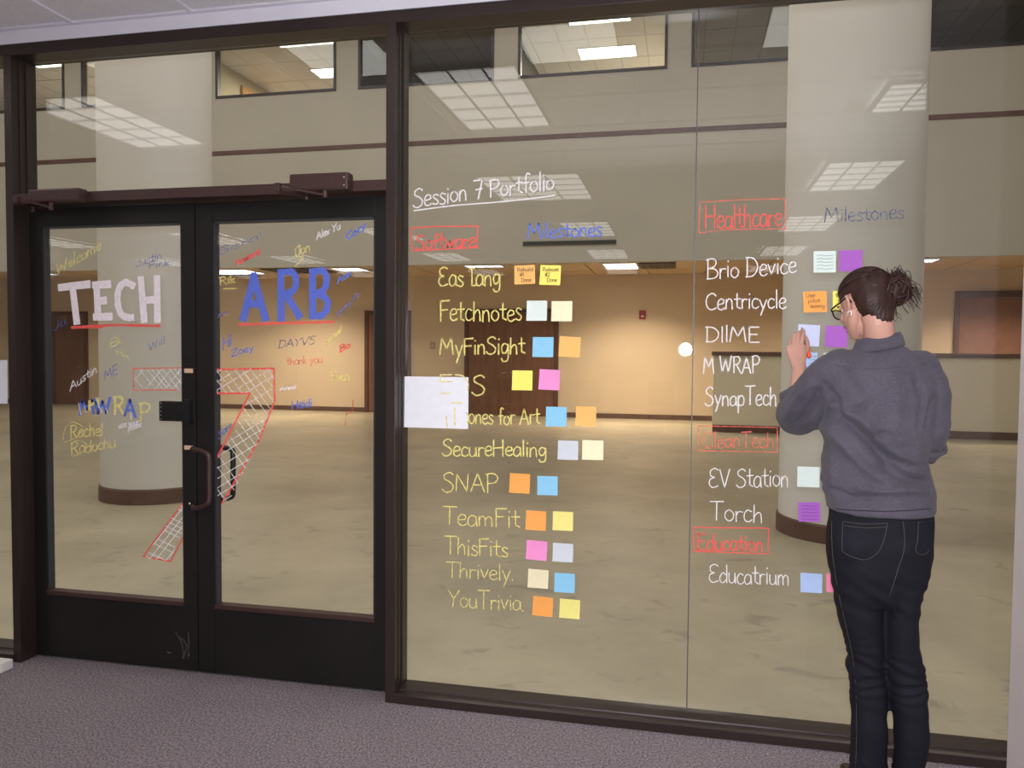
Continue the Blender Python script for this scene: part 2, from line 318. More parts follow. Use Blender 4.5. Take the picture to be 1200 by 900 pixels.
# single stroke hand lettering: (advance, strokes) with cap height 1; 'L' straight, else smoothed
G = {
'A': (.8, ['L0,0 .36,1 .72,0', 'L.14,.36 .6,.36']), 'B': (.75, ['L.08,0 .08,1', '.0,.95 .35,1.02 .58,.85 .45,.6 .12,.52 .5,.48 .68,.25 .5,.03 .02,0']),
'C': (.75, ['.66,.85 .45,1 .15,.85 .03,.5 .12,.15 .4,0 .68,.12']), 'D': (.8, ['L.08,0 .08,1', '.0,.98 .4,.95 .68,.65 .66,.3 .4,.04 .0,.02']),
'E': (.68, ['L.6,1 .08,1 .08,0 .62,0', 'L.08,.52 .5,.52']), 'e2': (.7, ['.6,.92 .4,1.02 .1,.9 .12,.62 .38,.54 .08,.45 .02,.18 .25,0 .62,.1']),
'F': (.65, ['L.08,0 .08,1 .62,1.04', 'L.08,.55 .5,.58']), 'H': (.8, ['L.06,0 .06,1', 'L.66,0 .66,1', 'L.06,.5 .66,.55']),
'I': (.25, ['L.1,0 .1,1']), 'J': (.6, ['L.5,1 .48,.3', '.48,.3 .4,.02 .15,.0 .03,.2']), 'L': (.6, ['L.08,1 .06,0 .58,.02']), 'l2': (.42, ['L.16,1 .16,.0 .5,.03', 'L.0,1 .34,1']),
'M': (1.0, ['L.02,0 .16,1 .46,.35 .76,1 .88,0']), 'N': (.85, ['L.06,0 .1,1 .64,0 .7,1']), 'O': (.9, ['.4,1 .1,.8 .04,.4 .3,.02 .65,.15 .76,.6 .55,.95 .36,1']),
'P': (.72, ['L.1,0 .1,1', '.0,.96 .4,1.02 .64,.82 .5,.55 .1,.48']), 'R': (.78, ['L.1,0 .1,1', '.02,.98 .45,1 .6,.78 .42,.55 .12,.5', 'L.3,.5 .68,0']),
'S': (.7, ['.6,.9 .42,1.02 .14,.9 .14,.68 .45,.5 .6,.3 .5,.06 .2,-.02 .0,.14']), 'T': (.75, ['L.0,1.0 .72,1.02', 'L.36,1 .34,0']), 'U': (.8, ['.06,1 .06,.3 .2,.02 .5,.02 .64,.3 .66,1']),
'V': (.75, ['L.02,1 .34,0 .68,1']), 'W': (1.1, ['L.02,1 .22,0 .5,.8 .74,0 .98,1']), 'Y': (.75, ['L.02,1 .36,.5 .7,1', 'L.36,.5 .3,0']), 'V_': (.2, []),
'a': (.56, ['.46,.5 .25,.58 .05,.4 .05,.12 .22,0 .42,.15 .47,.5', 'L.46,.52 .5,.02']), 'b': (.58, ['L.08,1 .08,0', '.08,.35 .28,.58 .5,.4 .45,.08 .2,0 .08,.1']),
'c': (.5, ['.44,.5 .22,.58 .05,.35 .1,.06 .3,0 .46,.1']), 'd': (.6, ['.46,.45 .25,.56 .05,.36 .06,.08 .26,0 .46,.18', 'L.5,1 .5,0']),
'e': (.52, ['.07,.3 .4,.36 .42,.54 .22,.6 .05,.4 .08,.1 .28,0 .48,.1']), 'f': (.44, ['.44,.95 .3,1.02 .2,.85 .2,0', 'L.02,.52 .4,.54']),
'g': (.56, ['.46,.5 .22,.58 .05,.36 .14,.06 .34,.1 .46,.4', '.47,.54 .48,-.1 .4,-.36 .15,-.4 .05,-.25']), 'h': (.58, ['L.08,1 .06,0', '.07,.3 .25,.56 .42,.5 .46,0']),
'i': (.24, ['L.1,.56 .1,0', 'L.1,.8 .12,.84']), 'j': (.3, ['.2,.56 .2,-.2 .05,-.35', 'L.2,.8 .21,.84']), 'k': (.52, ['L.08,1 .06,0', 'L.42,.55 .1,.25 .46,0']),
'l': (.24, ['L.1,1.05 .1,0']), 'm': (.86, ['L.06,.56 .06,0', '.06,.35 .2,.56 .36,.45 .37,0', '.37,.35 .52,.56 .7,.45 .72,0']), 'n': (.58, ['L.07,.56 .06,0', '.06,.35 .24,.58 .42,.48 .46,0']),
'o': (.56, ['.28,.58 .08,.45 .05,.18 .24,0 .45,.12 .48,.4 .26,.58']), 'p': (.58, ['L.08,.56 .06,-.38', '.08,.4 .28,.58 .48,.4 .42,.08 .2,.02 .07,.12']),
'r': (.44, ['L.07,.56 .07,0', '.07,.35 .2,.54 .4,.52']), 's': (.46, ['.4,.52 .2,.6 .08,.46 .22,.32 .4,.18 .28,.0 .04,.06']), 't': (.46, ['L.2,.92 .2,.12 .42,.03', 'L.0,.58 .42,.6']),
'u': (.58, ['.06,.56 .06,.15 .2,0 .42,.12 .46,.56', 'L.46,.56 .5,0']), 'v': (.5, ['L.02,.56 .22,0 .44,.56']), 'w': (.74, ['L.02,.56 .18,0 .34,.45 .5,0 .66,.56']), 'x': (.5, ['L.02,.56 .42,0', 'L.42,.56 .04,0']), 'z': (.5, ['L.04,.55 .42,.55 .04,.0 .46,.02']), 'X': (.72, ['L.02,1 .66,0', 'L.64,1 .04,0']), 'Z': (.7, ['L.04,1 .6,1 .04,0 .64,0']),
'y': (.54, ['L.04,.56 .24,.06', 'L.48,.56 .1,-.38']),
'7': (.62, ['L.02,.98 .56,1.0 .3,0', 'L.16,.5 .56,.52']), '1': (.3, ['L.02,.8 .14,1 .14,0']), '2': (.6, ['.05,.8 .3,1 .52,.8 .4,.45 .05,.02', 'L.05,.02 .55,.02']), '#': (.6, ['L.2,.0 .28,1', 'L.4,0 .48,1', 'L.05,.35 .55,.35', 'L.08,.65 .58,.65']),
'.': (.2, ['L.06,.0 .08,.05']), ' ': (.38, []), "'": (.2, ['L.1,1 .08,.8']), '!': (.25, ['L.1,1 .1,.3', 'L.1,.06 .1,.0'])}
def word(text, x0, y0, x1, y1, cap, wpx, m, parent, label=None, Y=None, seed=0, name='lettering', lean=0, extra=None):
    """text from pixel (x0,y0) to (x1,y1) along its baseline, cap height in pixels"""
    rnd = random.Random(seed or hash(len(text)*31+int(x0)))
    keys = []; i = 0
    while i < len(text):
        if text[i] == '{': j = text.index('}', i); keys.append(text[i+1:j]); i = j+1
        else: keys.append(text[i]); i += 1
    tot = sum(G[k][0] for k in keys)*1.0
    L = math.hypot(x1-x0, y1-y0); sx = L/tot; tx, ty = (x1-x0)/L, (y1-y0)/L
    S_ = []; adv = 0
    for k in keys:
        g = G[k]; jy = rnd.uniform(-.04, .04)*cap; js = rnd.uniform(.93, 1.07)
        for s in g[1]:
            st = s[0] == 'L'; pts = [tuple(map(float, q.split(','))) for q in (s[1:] if st else s).split()]
            px = []
            for gx, gy in pts:
                a = (adv+gx)*sx; b = gy*cap*js+jy
                px.append((x0+tx*a+b*lean-ty*0, y0+ty*a-b))
            S_.append(('L' if st else 'c', px))
        adv += g[0]
    bm = bmesh.new(); inkcount[0] += 1
    YY = (INKY if Y is None else Y)-.00002*(inkcount[0] % 40)
    sc = (at(x0+1, y0, YY)-at(x0, y0, YY)).length
    for q, (kk, px) in enumerate(S_+[('L', e_) for e_ in (extra or [])]):
        pts = [at(x, y, YY) for x, y in px]; pts = [Vector((p.x, p.z)) for p in pts]
        if kk == 'c' and len(pts) > 2:
            ribbon(bm, [Vector((v.x, v.y)) for v in smooth_path([(p.x, p.y, 0) for p in pts], 4)], wpx*sc, YY-.00001*(q % 12))
        else:
            for a, b in zip(pts, pts[1:]): ribbon(bm, [a, b], wpx*sc, YY-.00001*(q % 12))
    me = bpy.data.meshes.new(name); bm.to_mesh(me); bm.free()
    o = link(name, me, m, parent)
    if label: o['label'] = label
    return o

# ================================================================ STRUCTURE
# floors
struct(bx('floor', -9, 6, -14, .02, -.1, 0, MT['carpet'], bev=0), 'grey purple carpet in front of the glass front')
struct(bx('floor', -24, 12, .02, 16, -.1, -.001, MT['concrete'], bev=0), 'bare stained concrete floor behind the glass front')

# near room ceiling of lay-in tiles
ZC = 2.997
ceil = struct(bx('ceiling', -9, 6, -14, .0, ZC+.04, ZC+.16, MT['tile'], bev=0), 'pale lay-in tile ceiling above the glass front')
tb = bmesh.new()
X0 = -2.755-.61*10
TRX = (-8.64, -6.20, -3.65, -1.15, 1.33); TRY = (-1.30, -3.78, -6.22, -8.66, -11.1)
def over_light(x, y):
    for a in TRX:
        for b in TRY:
            if abs(x-a) < .35 and abs(y-b) < .62: return True
    return False
tile_me = None; rest = bmesh.new()
for i in range(24):
    xa = X0+.61*i
    for j in range(23):
        yb = -.125-.61*j
        if xa+.6 > 6 or xa < -9 or over_light(xa+.3, yb-.3): continue
        if j < 2 and -5.3 < xa < 0:
            o = bx('ceiling_tile', xa+.014, xa+.596, yb-.596, yb-.014, ZC+.006, ZC+.034, MT['tile'], ceil, bev=.003)
        else: box(rest, xa+.014, xa+.596, yb-.596, yb-.014, ZC+.006, ZC+.034)
    box(tb, xa-.012, xa+.012, -14, -.11, ZC-.001, ZC+.012)
for j in range(23): box(tb, -9, 6, -.125-.61*j-.012, -.125-.61*j+.012, ZC-.0015, ZC+.0115)
tag(fin('ceiling_tile_field', rest, MT['tile'], ceil), 'further ceiling tiles', kind='stuff')
fin('ceiling_grid', tb, MT['strip'], ceil)['label'] = 'white metal grid between the ceiling tiles'
# near room walls (behind the camera, seen in the glass only)
struct(bx('wall_left', -9.1, -9, -14, 0, 0, 3.1, MT['white']))
struct(bx('wall_back', -9, 6, -14.1, -14, 0, 3.1, MT['upint']))
struct(bx('wall_right', 6, 6.1, -14, 0, 0, 3.1, MT['white']))
struct(bx('wall_front', -9, 6, -.112, .03, 2.937, 3.1, MT['strip'], bev=0), 'pale strip of wall between bronze header and ceiling')
struct(bx('wall_pier', 1.172, 1.95, -1.16, -.113, 0, 3.0, MT['pier'], bev=.012), 'pinkish white wall pier at the right edge')
struct(bx('wall_front', 1.7, 6, -.112, .03, 0, 2.935, MT['white'], bev=0))
struct(bx('wall_front', -9, -5.4, -.112, .03, 0, 2.935, MT['white'], bev=0))

# storefront frame
FB = -.11; BK = .035
struct(bx('trim_1', -5.4, 1.70, FB, BK, 2.885, 2.936, MT['bronze']), 'long dark bronze header of the glass front')
def post(name, x0, x1, z1, label):
    e = bmesh.new(); box(e, x0, x1, FB, BK, 0, z1, .002); box(e, x0-.004, x0+.0, FB+.045, FB+.05, .04, z1); box(e, x1, x1+.006, -.03, .03, .04, z1)
    box(e, x1, x1+.004, FB+.04, FB+.052, .04, z1)
    return struct(fin(name, e, MT['bronze']), label)
post('trim_2', -1.243, -1.199, 2.885, 'dark bronze post between the doors and the large glass panes')
post('trim_3', -3.148, -3.106, 2.885, 'dark bronze post left of the double door')
struct(bx('trim_4', -3.106, -1.243, FB, BK, 2.195, 2.241, MT['bronze2']), 'brown transom bar above the double door')
def sill(name, x0, x1, lab):
    b = bmesh.new()
    pr = [(FB, 0), (FB, .035), (FB+.012, .041), (FB+.05, .038), (FB+.052, .044), (-.012, .047), (BK, .047), (BK, 0)]
    vs0 = [b.verts.new((x0, y, z)) for y, z in pr]; vs1 = [b.verts.new((x1, y, z)) for y, z in pr]
    b.faces.new(vs0[::-1]); b.faces.new(vs1)
    for k in range(len(pr)): b.faces.new((vs0[k], vs0[(k+1) % 8], vs1[(k+1) % 8], vs1[k]))
    return struct(fin(name, b, MT['bronze']), lab)
sill('trim_5', -1.199, 1.695, 'dark bronze sill under the large glass panes')
sill('trim_6', -5.4, -3.14, 'dark bronze sill left of the doors')

def pane(name, x0, x1, z0, z1, lab, Y=0, parent=None, th=.006):
    o = bx(name, x0, x1, Y-th, Y+th, z0, z1, MT['glass'], parent, bev=0)
    if parent is None: struct(o, lab)
    return o
W1 = pane('window_1', -5.3, -3.15, .046, 2.884, 'clear side pane left of the double door')
W2 = pane('window_2', -3.104, -1.245, 2.243, 2.884, 'clear transom pane above the double door')
W3 = pane('window_3', -1.197, .0275, .046, 2.884, 'large glass pane covered in yellow handwriting')
W4 = pane('window_4', .0325, 1.695, .046, 2.884, 'glass pane the woman is writing on')
struct(bx('trim_8', .0278, .0322, -.0058, .0058, .046, 2.884, mat('clear_silicone', (.085, .08, .08), .5), bev=0), 'thin silicone joint between the two large panes')

# doors: x range of leaf, glass opening
def leaf(name, x0, x1, gx0, gx1, lab):
    e = empty(name, ((x0+x1)/2, -.0, 0)); struct(e, lab)
    z0, z1 = .008, 2.19; g0, g1 = .335, 2.103; a, b = -.022, .022
    bx('stile', x0, gx0, a, b, z0, z1, MT['doorm'], e); bx('stile', gx1, x1, a, b, z0, z1, MT['doorm'], e)
    bx('top_rail', gx0, gx1, a+.001, b-.001, g1, z1, MT['doorm'], e); bx('bottom_rail', gx0, gx1, a+.001, b-.001, z0, g0-.02, MT['doorm'], e)
    q = bmesh.new(); box(q, gx0, gx1, a-.004, b, g0-.022, g0, .003); fin('glazing_bead', q, MT['bronze2'], e)
    q = bmesh.new(); box(q, gx0, gx0+.008, a+.006, b, g0, g1); box(q, gx1-.008, gx1, a+.006, b, g0, g1); box(q, gx0, gx1, a+.006, b, g1-.008, g1)
    fin('gasket', q, MT['gasket'], e)
    bx('pane', gx0, gx1, -.005, .005, g0, g1, MT['glass'], e, bev=0)
    return e
D1 = leaf('door_1', -3.100, -2.209, -3.034, -2.278, 'left leaf of the dark bronze glass double door')
D2 = leaf('door_2', -2.203, -1.249, -2.117, -1.328, 'right leaf of the dark bronze glass double door')

# closers
def closer(parent, px0, px1, pyt, pyb, knuckle, arm2, screws, lab):
    p0 = at(px0, pyt, FB-.055); p1 = at(px1, pyb, FB-.055)
    q = bmesh.new(); box(q, p0.x, p1.x, FB-.058, FB+.002, p1.z, p0.z, .009)
    o = fin('closer_body', q, MT['bronze2'], parent); o['label'] = lab
    q = bmesh.new(); a = at(*knuckle, FB-.075); b = at(*arm2, FB-.04); c_ = at(arm2[0]-22, arm2[1]+3, -.026)
    box(q, a.x-.012, a.x+.012, a.y-.012, a.y+.012, a.z-.02, a.z+.016, .004)
    tube(q, [a, a.lerp(b, .5)+Vector((0, 0, .002)), b], .0085, 8, flat=.5); tube(q, [a+Vector((0, 0, -.02)), c_], .008, 8, flat=.5)
    tube(q, [b+Vector((0, 0, -.012)), b+Vector((0, 0, .022))], .011, 12)
    tube(q, [c_+Vector((0, 0, -.012)), c_+Vector((0, .0, .012))], .012, 12)
    fin('closer_arm', q, MT['bronze2'], parent)['label'] = 'folded arm of the door closer'
    q = bmesh.new()
    for sx, sy in screws:
        s = at(sx, sy, FB-.059); ellipsoid(q, s, (.0035, .002, .0035), seg=8)
    if screws: fin('screw', q, MT['steel'], parent)
closer(D2, 339, 408, 204, 221.5, (326, 219), (381, 228), [(403, 207.5), (403, 217)], 'brown box of the right door closer')
closer(D1, 33, 93, 222, 235, (20, 233), (60, 243), [], 'brown box of the left door closer')
# handles
def handle(name, parent, mount, grip, Ym, Yg, r, lab):
    (mx, mt_), (gx, gt), gb_, mb_ = mount[0], grip[0], grip[1], mount[1]
    P = [at(mx, mt_, Ym), at(mx+(gx-mx)*.35, mt_, (Ym*.4+Yg*.6)), at(gx-2.5, gt+1.5, Yg), at(gx, gt+9, Yg), at(gx, (gt+gb_[1])/2, Yg), at(gx, gb_[1]-9, Yg), at(gx-2.5, gb_[1]-1.5, Yg), at(mx+(gx-mx)*.35, mb_[1], (Ym*.4+Yg*.6)), at(mx, mb_[1], Ym)]
    q = bmesh.new(); tube(q, smooth_path(P, 6), r, 14)
    for p in (P[0], P[-1]): tube(q, [Vector((p.x, Ym-(.006 if Ym < 0 else -.006), p.z)), Vector((p.x, Ym, p.z))], r*1.6, 16)
    o = fin(name, q, MT['bronze2'] if Ym < 0 else MT['black'], parent, True); o['label'] = lab
handle('handle', D1, ((227, 527), (227, 595)), ((245, 530), (245, 592)), -.024, -.085, .0105, 'bronze pull handle facing the carpet')
handle('handle', D2, ((240, 523), (240, 587)), ((273, 525), (273, 584)), .024, .085, .0125, 'black pull handle behind the glass')
q = bmesh.new(); a = at(187, 470, -.04); b = at(215.5, 494, -.04); box(q, a.x, b.x, -.045, -.007, b.z, a.z, .003); a2 = at(213, 468, -.05); b2 = at(222, 497, -.05); box(q, a2.x, b2.x, -.05, -.02, b2.z, a2.z, .003)
fin('latch_plate', q, MT['black'], D1)['label'] = 'black latch plate reaching over the glass'
for k in range(5):
    q = bmesh.new(); c_ = at(188.6, 472.6+k*4.6, -.046); ellipsoid(q, c_, (.0035, .002, .0035), seg=8); fin('rivet', q, MT['steel'], D1)
for py in (434.5, 524.5):
    a = at(216, py-2.6, -.0235); b = at(226, py+2.6, -.0235); bx('tan_tape', a.x, b.x, -.0245, -.0215, b.z, a.z, MT['tape'], D1, bev=0)['label'] = 'small tan strip on the meeting stile'
q = bmesh.new(); c_ = at(222, 590, -.024); ellipsoid(q, c_, (.006, .004, .006), seg=12); fin('lock_cylinder', q, MT['steel'], D1)
# scuffs on the bottom rail of door 1
strokes('scuff', [[(206, 741), (212, 752), (216, 768)], [(221, 742), (221, 770)], [(196, 764), (200, 765)], [(212, 748), (219, 757), (214, 772)]], 2.0, ink('scuff_mark', (.12, .11, .10), .35), D1, 'pale scuff marks', Y=-.0222)

# ================================================================ FAR SIDE OF THE HALL
YB, YF = 12.4, 15.05
ZB = 3.30
# bulkhead wall with windows: build as bands around the openings
WINS = [(at(-60, 130, YB).x, at(76, 127, YB).x), (at(96, 127, YB).x, at(96, 127, YB).x+2.6), (at(253, 113, YB).x, at(394, 105, YB).x), (at(420, 102, YB).x, at(579, 96, YB).x),
        (at(607, 91, YB).x, at(782, 81, YB).x), (at(810, 80, YB).x, at(810, 80, YB).x+2.9), (at(1050, 67, YB).x, at(1050, 67, YB).x+3.2)]
ZW0, ZW1 = 6.965, 8.35
bm = bmesh.new()
box(bm, -24, 12, YB, YB+.2, ZB, ZW0); box(bm, -24, 12, YB, YB+.2, ZW1, 9.6)
xs = [-24]+[v for w_ in WINS for v in w_]+[12]
for i in range(0, len(xs), 2): box(bm, xs[i], xs[i+1], YB, YB+.2, ZW0, ZW1)
struct(fin('wall_bulkhead', bm, MT['wallup']), 'tall greyish beige wall with interior windows high up')
zt = at(700, 157.5, YB).z
struct(bx('trim_9', -24, 12, YB-.02, YB, zt-.045, zt+.045, MT['brown']), 'thin brown band along the tall wall')
struct(bx('ceiling_upper', -24, 12, .02, YB, 9.6, 9.7, MT['white'], bev=0))
struct(bx('ceiling_low', -24, 12, YB+.2, YF+1.5, ZB+.05, ZB+.15, MT['wallfar'], bev=0), 'tan lay-in ceiling of the low zone')
bm = bmesh.new(); g2 = bmesh.new()
for i in range(0, 29):
    for j in range(2):
        x = -24+1.22*i; y = YB+.22+1.25*j; box(bm, x+.02, x+1.2, y+.02, y+1.23, ZB+.012, ZB+.04)
tag(fin('ceiling_tile_field', bm, mat('tan_ceiling_tile', (.62, .47, .32), .9, .2, var=(3, .05)), bpy.data.objects['ceiling_low']), kind='stuff')
struct(bx('wall_far', -24, 12, YF, YF+.1, 0, ZB+.1, MT['wallfar'], bev=0), 'warm tan wall at the far end of the hall')
struct(bx('wall_hall_left', -24.1, -24, 0, 16, 0, 9.7, MT['wallup'])); struct(bx('wall_hall_right', 12, 12.1, 0, 16, 0, 9.7, MT['wallup']))
struct(bx('wall_hall_front', -24, 12, .031, .1, 3.1, 9.7, MT['wallup'], bev=0))
for a, b in ((-24, -5.4), (1.7, 12)): struct(bx('wall_hall_front', a, b, .031, .1, 0, 3.1, MT['wallup'], bev=0))

# far doors
def far_door(n, x0, x1, ztop, leaves, lab, ajar=False):
    e = struct(empty('door_%d' % n, ((x0+x1)/2, YF, 0)), lab); f_ = .09
    q = bmesh.new(); box(q, x0, x0+f_, YF-.05, YF, 0, ztop); box(q, x1-f_, x1, YF-.05, YF, 0, ztop); box(q, x0+f_, x1-f_, YF-.05, YF, ztop-f_, ztop)
    fin('door_frame', q, MT['doorf'], e); wd = (x1-x0-2*f_)/leaves
    for k in range(leaves):
        a = x0+f_+k*wd; bx('door_leaf', a+.006, a+wd-.006, YF-.03, YF-.002, .01, ztop-f_-.005, MT['doorw'], e)
        hx = a+wd-.1 if k == 0 else a+.1
        q = bmesh.new(); tube(q, [(hx, YF-.03, 1.02), (hx, YF-.08, 1.02), (hx-.1, YF-.08, 1.02)], .012, 8); fin('handle', q, MT['steel'], e)
    return e
far_door(3, at(545, 362, YF).x, at(655, 362, YF).x, 2.53, 2, 'brown double door behind the first yellow names')
far_door(4, at(428, 365, YF).x, at(482, 365, YF).x, 2.50, 1, 'brown door partly behind the post beside the double door')
far_door(5, at(61, 365, YF).x, at(103, 365, YF).x, 2.50, 1, 'dark brown door seen left through the glass door')
# baseboard
segs = [(-24, at(61, 365, YF).x), (at(103, 365, YF).x, at(428, 365, YF).x), (at(482, 365, YF).x, at(545, 362, YF).x), (at(655, 362, YF).x, 12)]
bm = bmesh.new()
for a, b in segs: box(bm, a, b, YF-.02, YF, 0, .11)
struct(fin('baseboard_far', bm, MT['brown']), 'brown baseboard of the far tan wall')
# brown panel right on the far wall, with narrow frame
p0 = at(1120, 344, YF); 
pn = struct(bx('door_6', p0.x, p0.x+2.6, YF-.04, YF, .0, p0.z, MT['panel']), 'wide reddish brown panel above the low wall on the right')
bx('door_frame', p0.x-.03, p0.x+.07, YF-.07, YF-.04, 0, p0.z+.05, MT['doorf'], pn); bx('door_frame', p0.x+.07, p0.x+2.6, YF-.07, YF-.04, p0.z-.09, p0.z+.05, MT['doorf'], pn)
# light switch and wall device
# low wall with cap
kx = at(836, 430, 12.5).x
kn = struct(bx('wall_low', kx, 7.6, 12.5, 12.68, 0, 1.475, MT['knee'], bev=0), 'cream half-height wall with a brown cap')
bx('wall_cap', kx-.03, 7.62, 12.46, 12.72, 1.475, 1.555, MT['brown'], kn, bev=.004)['label'] = 'brown cap of the half-height wall'
struct(bx('baseboard_low', kx, 7.6, 12.485, 12.5, 0, .14, MT['brown']), 'brown baseboard of the half-height wall')
# dark linear slot on the bulkhead
a = at(613, 286, YB); b = at(722, 286, YB)
sl = tag(bx('air_slot', a.x, b.x, YB-.03, YB-.001, a.z-.035, a.z+.045, MT['dark']), 'thin dark air slot on the tall wall under the first blue heading', 'vent')
bx('louvre', a.x+.02, b.x-.02, YB-.034, YB-.03, a.z, a.z+.012, MT['winframe'], sl)
# strobe
p = at(753, 369, YF)
st = empty('fire_alarm', (p.x, YF, p.z), 'small red fire alarm strobe on the far tan wall', 'alarm')
bx('housing', p.x-.075, p.x+.075, YF-.05, YF, p.z-.10, p.z+.10, MT['red'], st, bev=.01)
q = bmesh.new(); ellipsoid(q, (p.x, YF-.055, p.z-.03), (.035, .03, .03), seg=12); fin('strobe_lens', q, MT['eyew'], st)
p = at(507, 405, YF)
sw = tag(bx('light_switch', p.x-.06, p.x+.06, YF-.015, YF, p.z-.09, p.z+.09, mat('switch_plate', (.40, .30, .2), .5)), 'small tan switch plate left of the brown double door', 'switch')
bx('toggle', p.x-.012, p.x+.012, YF-.03, YF-.015, p.z-.02, p.z+.02, MT['white'], sw)

# columns
def column(cx, cy, R_, lab):
    e = empty('column', (cx, cy, 0), lab, 'column')
    q = bmesh.new()
    bmesh.ops.create_cone(q, cap_ends=False, segments=96, radius1=R_, radius2=R_, depth=9.6, matrix=Matrix.Translation((cx, cy, 4.8)))
    fin('shaft', q, MT['col'], e, True)
    q = bmesh.new(); n = 96; prof = [(R_, .0), (R_+.018, .0), (R_+.018, .135), (R_+.010, .15), (R_, .15)]
    vs_ = [[q.verts.new((cx+r*math.cos(2*math.pi*k/n), cy+r*math.sin(2*math.pi*k/n), z)) for k in range(n)] for r, z in prof]
    for a, b in zip(vs_, vs_[1:]):
        for k in range(n): q.faces.new((a[k], a[(k+1) % n], b[(k+1) % n], b[k]))
    fin('base_band', q, MT['brown'], e)['label'] = 'brown base band'
column(1.36, 3.90, .545, 'wide round pale column behind the woman')
column(-5.32, 3.92, .54, 'wide round pale column behind the left glass door')

# upper windows and the offices behind them
def upper_window(n, x0, x1, lit, troffers, lab):
    e = struct(empty('window_%d' % n, ((x0+x1)/2, YB, ZW0)), lab); f_ = .055
    q = bmesh.new(); box(q, x0, x0+f_, YB-.02, YB+.1, ZW0, ZW1); box(q, x1-f_, x1, YB-.02, YB+.1, ZW0, ZW1)
    box(q, x0+f_, x1-f_, YB-.02, YB+.1, ZW0, ZW0+f_); box(q, x0+f_, x1-f_, YB-.02, YB+.1, ZW1-f_, ZW1)
    fin('window_frame', q, MT['winframe'], e)
    bx('pane', x0+f_, x1-f_, YB+.03, YB+.038, ZW0+f_, ZW1-f_, MT['glass2'], e, bev=0)
UZ = 8.2
labs = ['bright office window high on the wall far left', 'narrow office window high on the wall left of the left column', 'bright office window above the right glass door', 'dark office window high beside the bronze post',
        'bright office window with two ceiling lights', 'dim greenish office window left of the right column', 'dark window in the top right corner']
for k, (a, b) in enumerate(WINS): upper_window(5+k, a, b, True, None, labs[k])
# partitions
struct(bx('wall_office_back', -24, 12, 18.4, 18.5, 5.8, UZ+.1, MT['upint'], bev=0))
struct(bx('ceiling_offices', -24, 12, YB+.2, 18.5, UZ, UZ+.1, MT['tile'], bev=0))
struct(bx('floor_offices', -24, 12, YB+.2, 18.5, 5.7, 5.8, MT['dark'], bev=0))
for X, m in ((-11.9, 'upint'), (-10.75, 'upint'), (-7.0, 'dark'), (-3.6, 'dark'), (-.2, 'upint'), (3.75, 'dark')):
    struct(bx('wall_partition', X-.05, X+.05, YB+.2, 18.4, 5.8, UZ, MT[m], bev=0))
gb_ = bmesh.new()
for i in range(60):
    x = -23.5+.61*i
    if x < 12: box(gb_, x-.012, x+.012, YB+.2, 18.4, UZ-.004, UZ)
for j in range(5): box(gb_, -24, 12, YB+.2+1.22*j, YB+.225+1.22*j, UZ-.005, UZ)
fin('ceiling_grid', gb_, MT['louvre'], bpy.data.objects['ceiling_offices'])
# office door in the lit window above the right leaf
bx('office_door', -10.69, -10.64, 14.4, 15.6, 5.8, 7.95, MT['orange_door'], None)
tag(bpy.data.objects['office_door'], 'light wood door seen through the window above the right glass door', 'door')
bx('handle', -10.64, -10.60, 14.5, 14.62, 6.85, 6.88, MT['steel'], bpy.data.objects['office_door'])

def troffer(x0, x1, y0, y1, z, lensmat, lab, nx=3, ny=2, group=None, lens_split=True):
    e = empty('ceiling_light', ((x0+x1)/2, (y0+y1)/2, z), lab, 'light', group)
    q = bmesh.new(); f_ = .022
    box(q, x0, x1, y0, y0+f_, z-.006, z+.02); box(q, x0, x1, y1-f_, y1, z-.006, z+.02); box(q, x0, x0+f_, y0+f_, y1-f_, z-.006, z+.02); box(q, x1-f_, x1, y0+f_, y1-f_, z-.006, z+.02)
    for i in range(1, nx): xx = x0+(x1-x0)*i/nx; box(q, xx-.006, xx+.006, y0+f_, y1-f_, z-.004, z+.012)
    for j in range(1, ny): yy = y0+(y1-y0)*j/ny; box(q, x0+f_, x1-f_, yy-.005, yy+.005, z-.004, z+.012)
    fin('frame', q, MT['louvre'], e)
    bx('diffuser', x0+f_, x1-f_, y0+f_, y1-f_, z+.004, z+.02, lensmat, e, bev=0)
    return e
for i, a in enumerate(TRX):
    for j, b in enumerate(TRY):
        hx, hy = .29, .57
        if a > 1 and j == 0: hx, hy, b = .28, .28, -1.68
        if j == 1 and i == 3: hx, a_ = .45, a-.17
        else: a_ = a
        troffer(a_-hx, a_+hx, b-hy, b+hy, ZC-.01, MT['lens'], 'lit ceiling light above the carpet, seen mirrored in the glass', 3, 5, 'mirrored ceiling lights')
# office lights
for x0, x1, y0, y1, lb in ((-2.45, -1.16, 14.3, 15.0, 'lower ceiling light in the bright office window left of the glass joint'), (-2.44, -1.16, 12.75, 13.05, 'upper ceiling light in the bright office window left of the glass joint'),
        (-8.87, -7.6, 14.35, 15.0, 'lower ceiling light in the window above the right glass door'), (-8.86, -7.5, 12.75, 13.0, 'upper ceiling light in the window above the right glass door'),
        (-15.2, -14.0, 12.75, 13.05, 'ceiling light in the window above the left glass door'), ):
    troffer(x0, x1, y0, y1, UZ-.01, MT['lens2'], lb, 1, 3)
for X, e_ in ((-1.8, 300), (-8.6, 270), (-14.5, 380), (-12.8, 60), (2.0, 60), (-5.0, 10)):
    area('office_lamp', (X, 15.6, UZ-.12), 1.2, e_, (1, .9, .72))
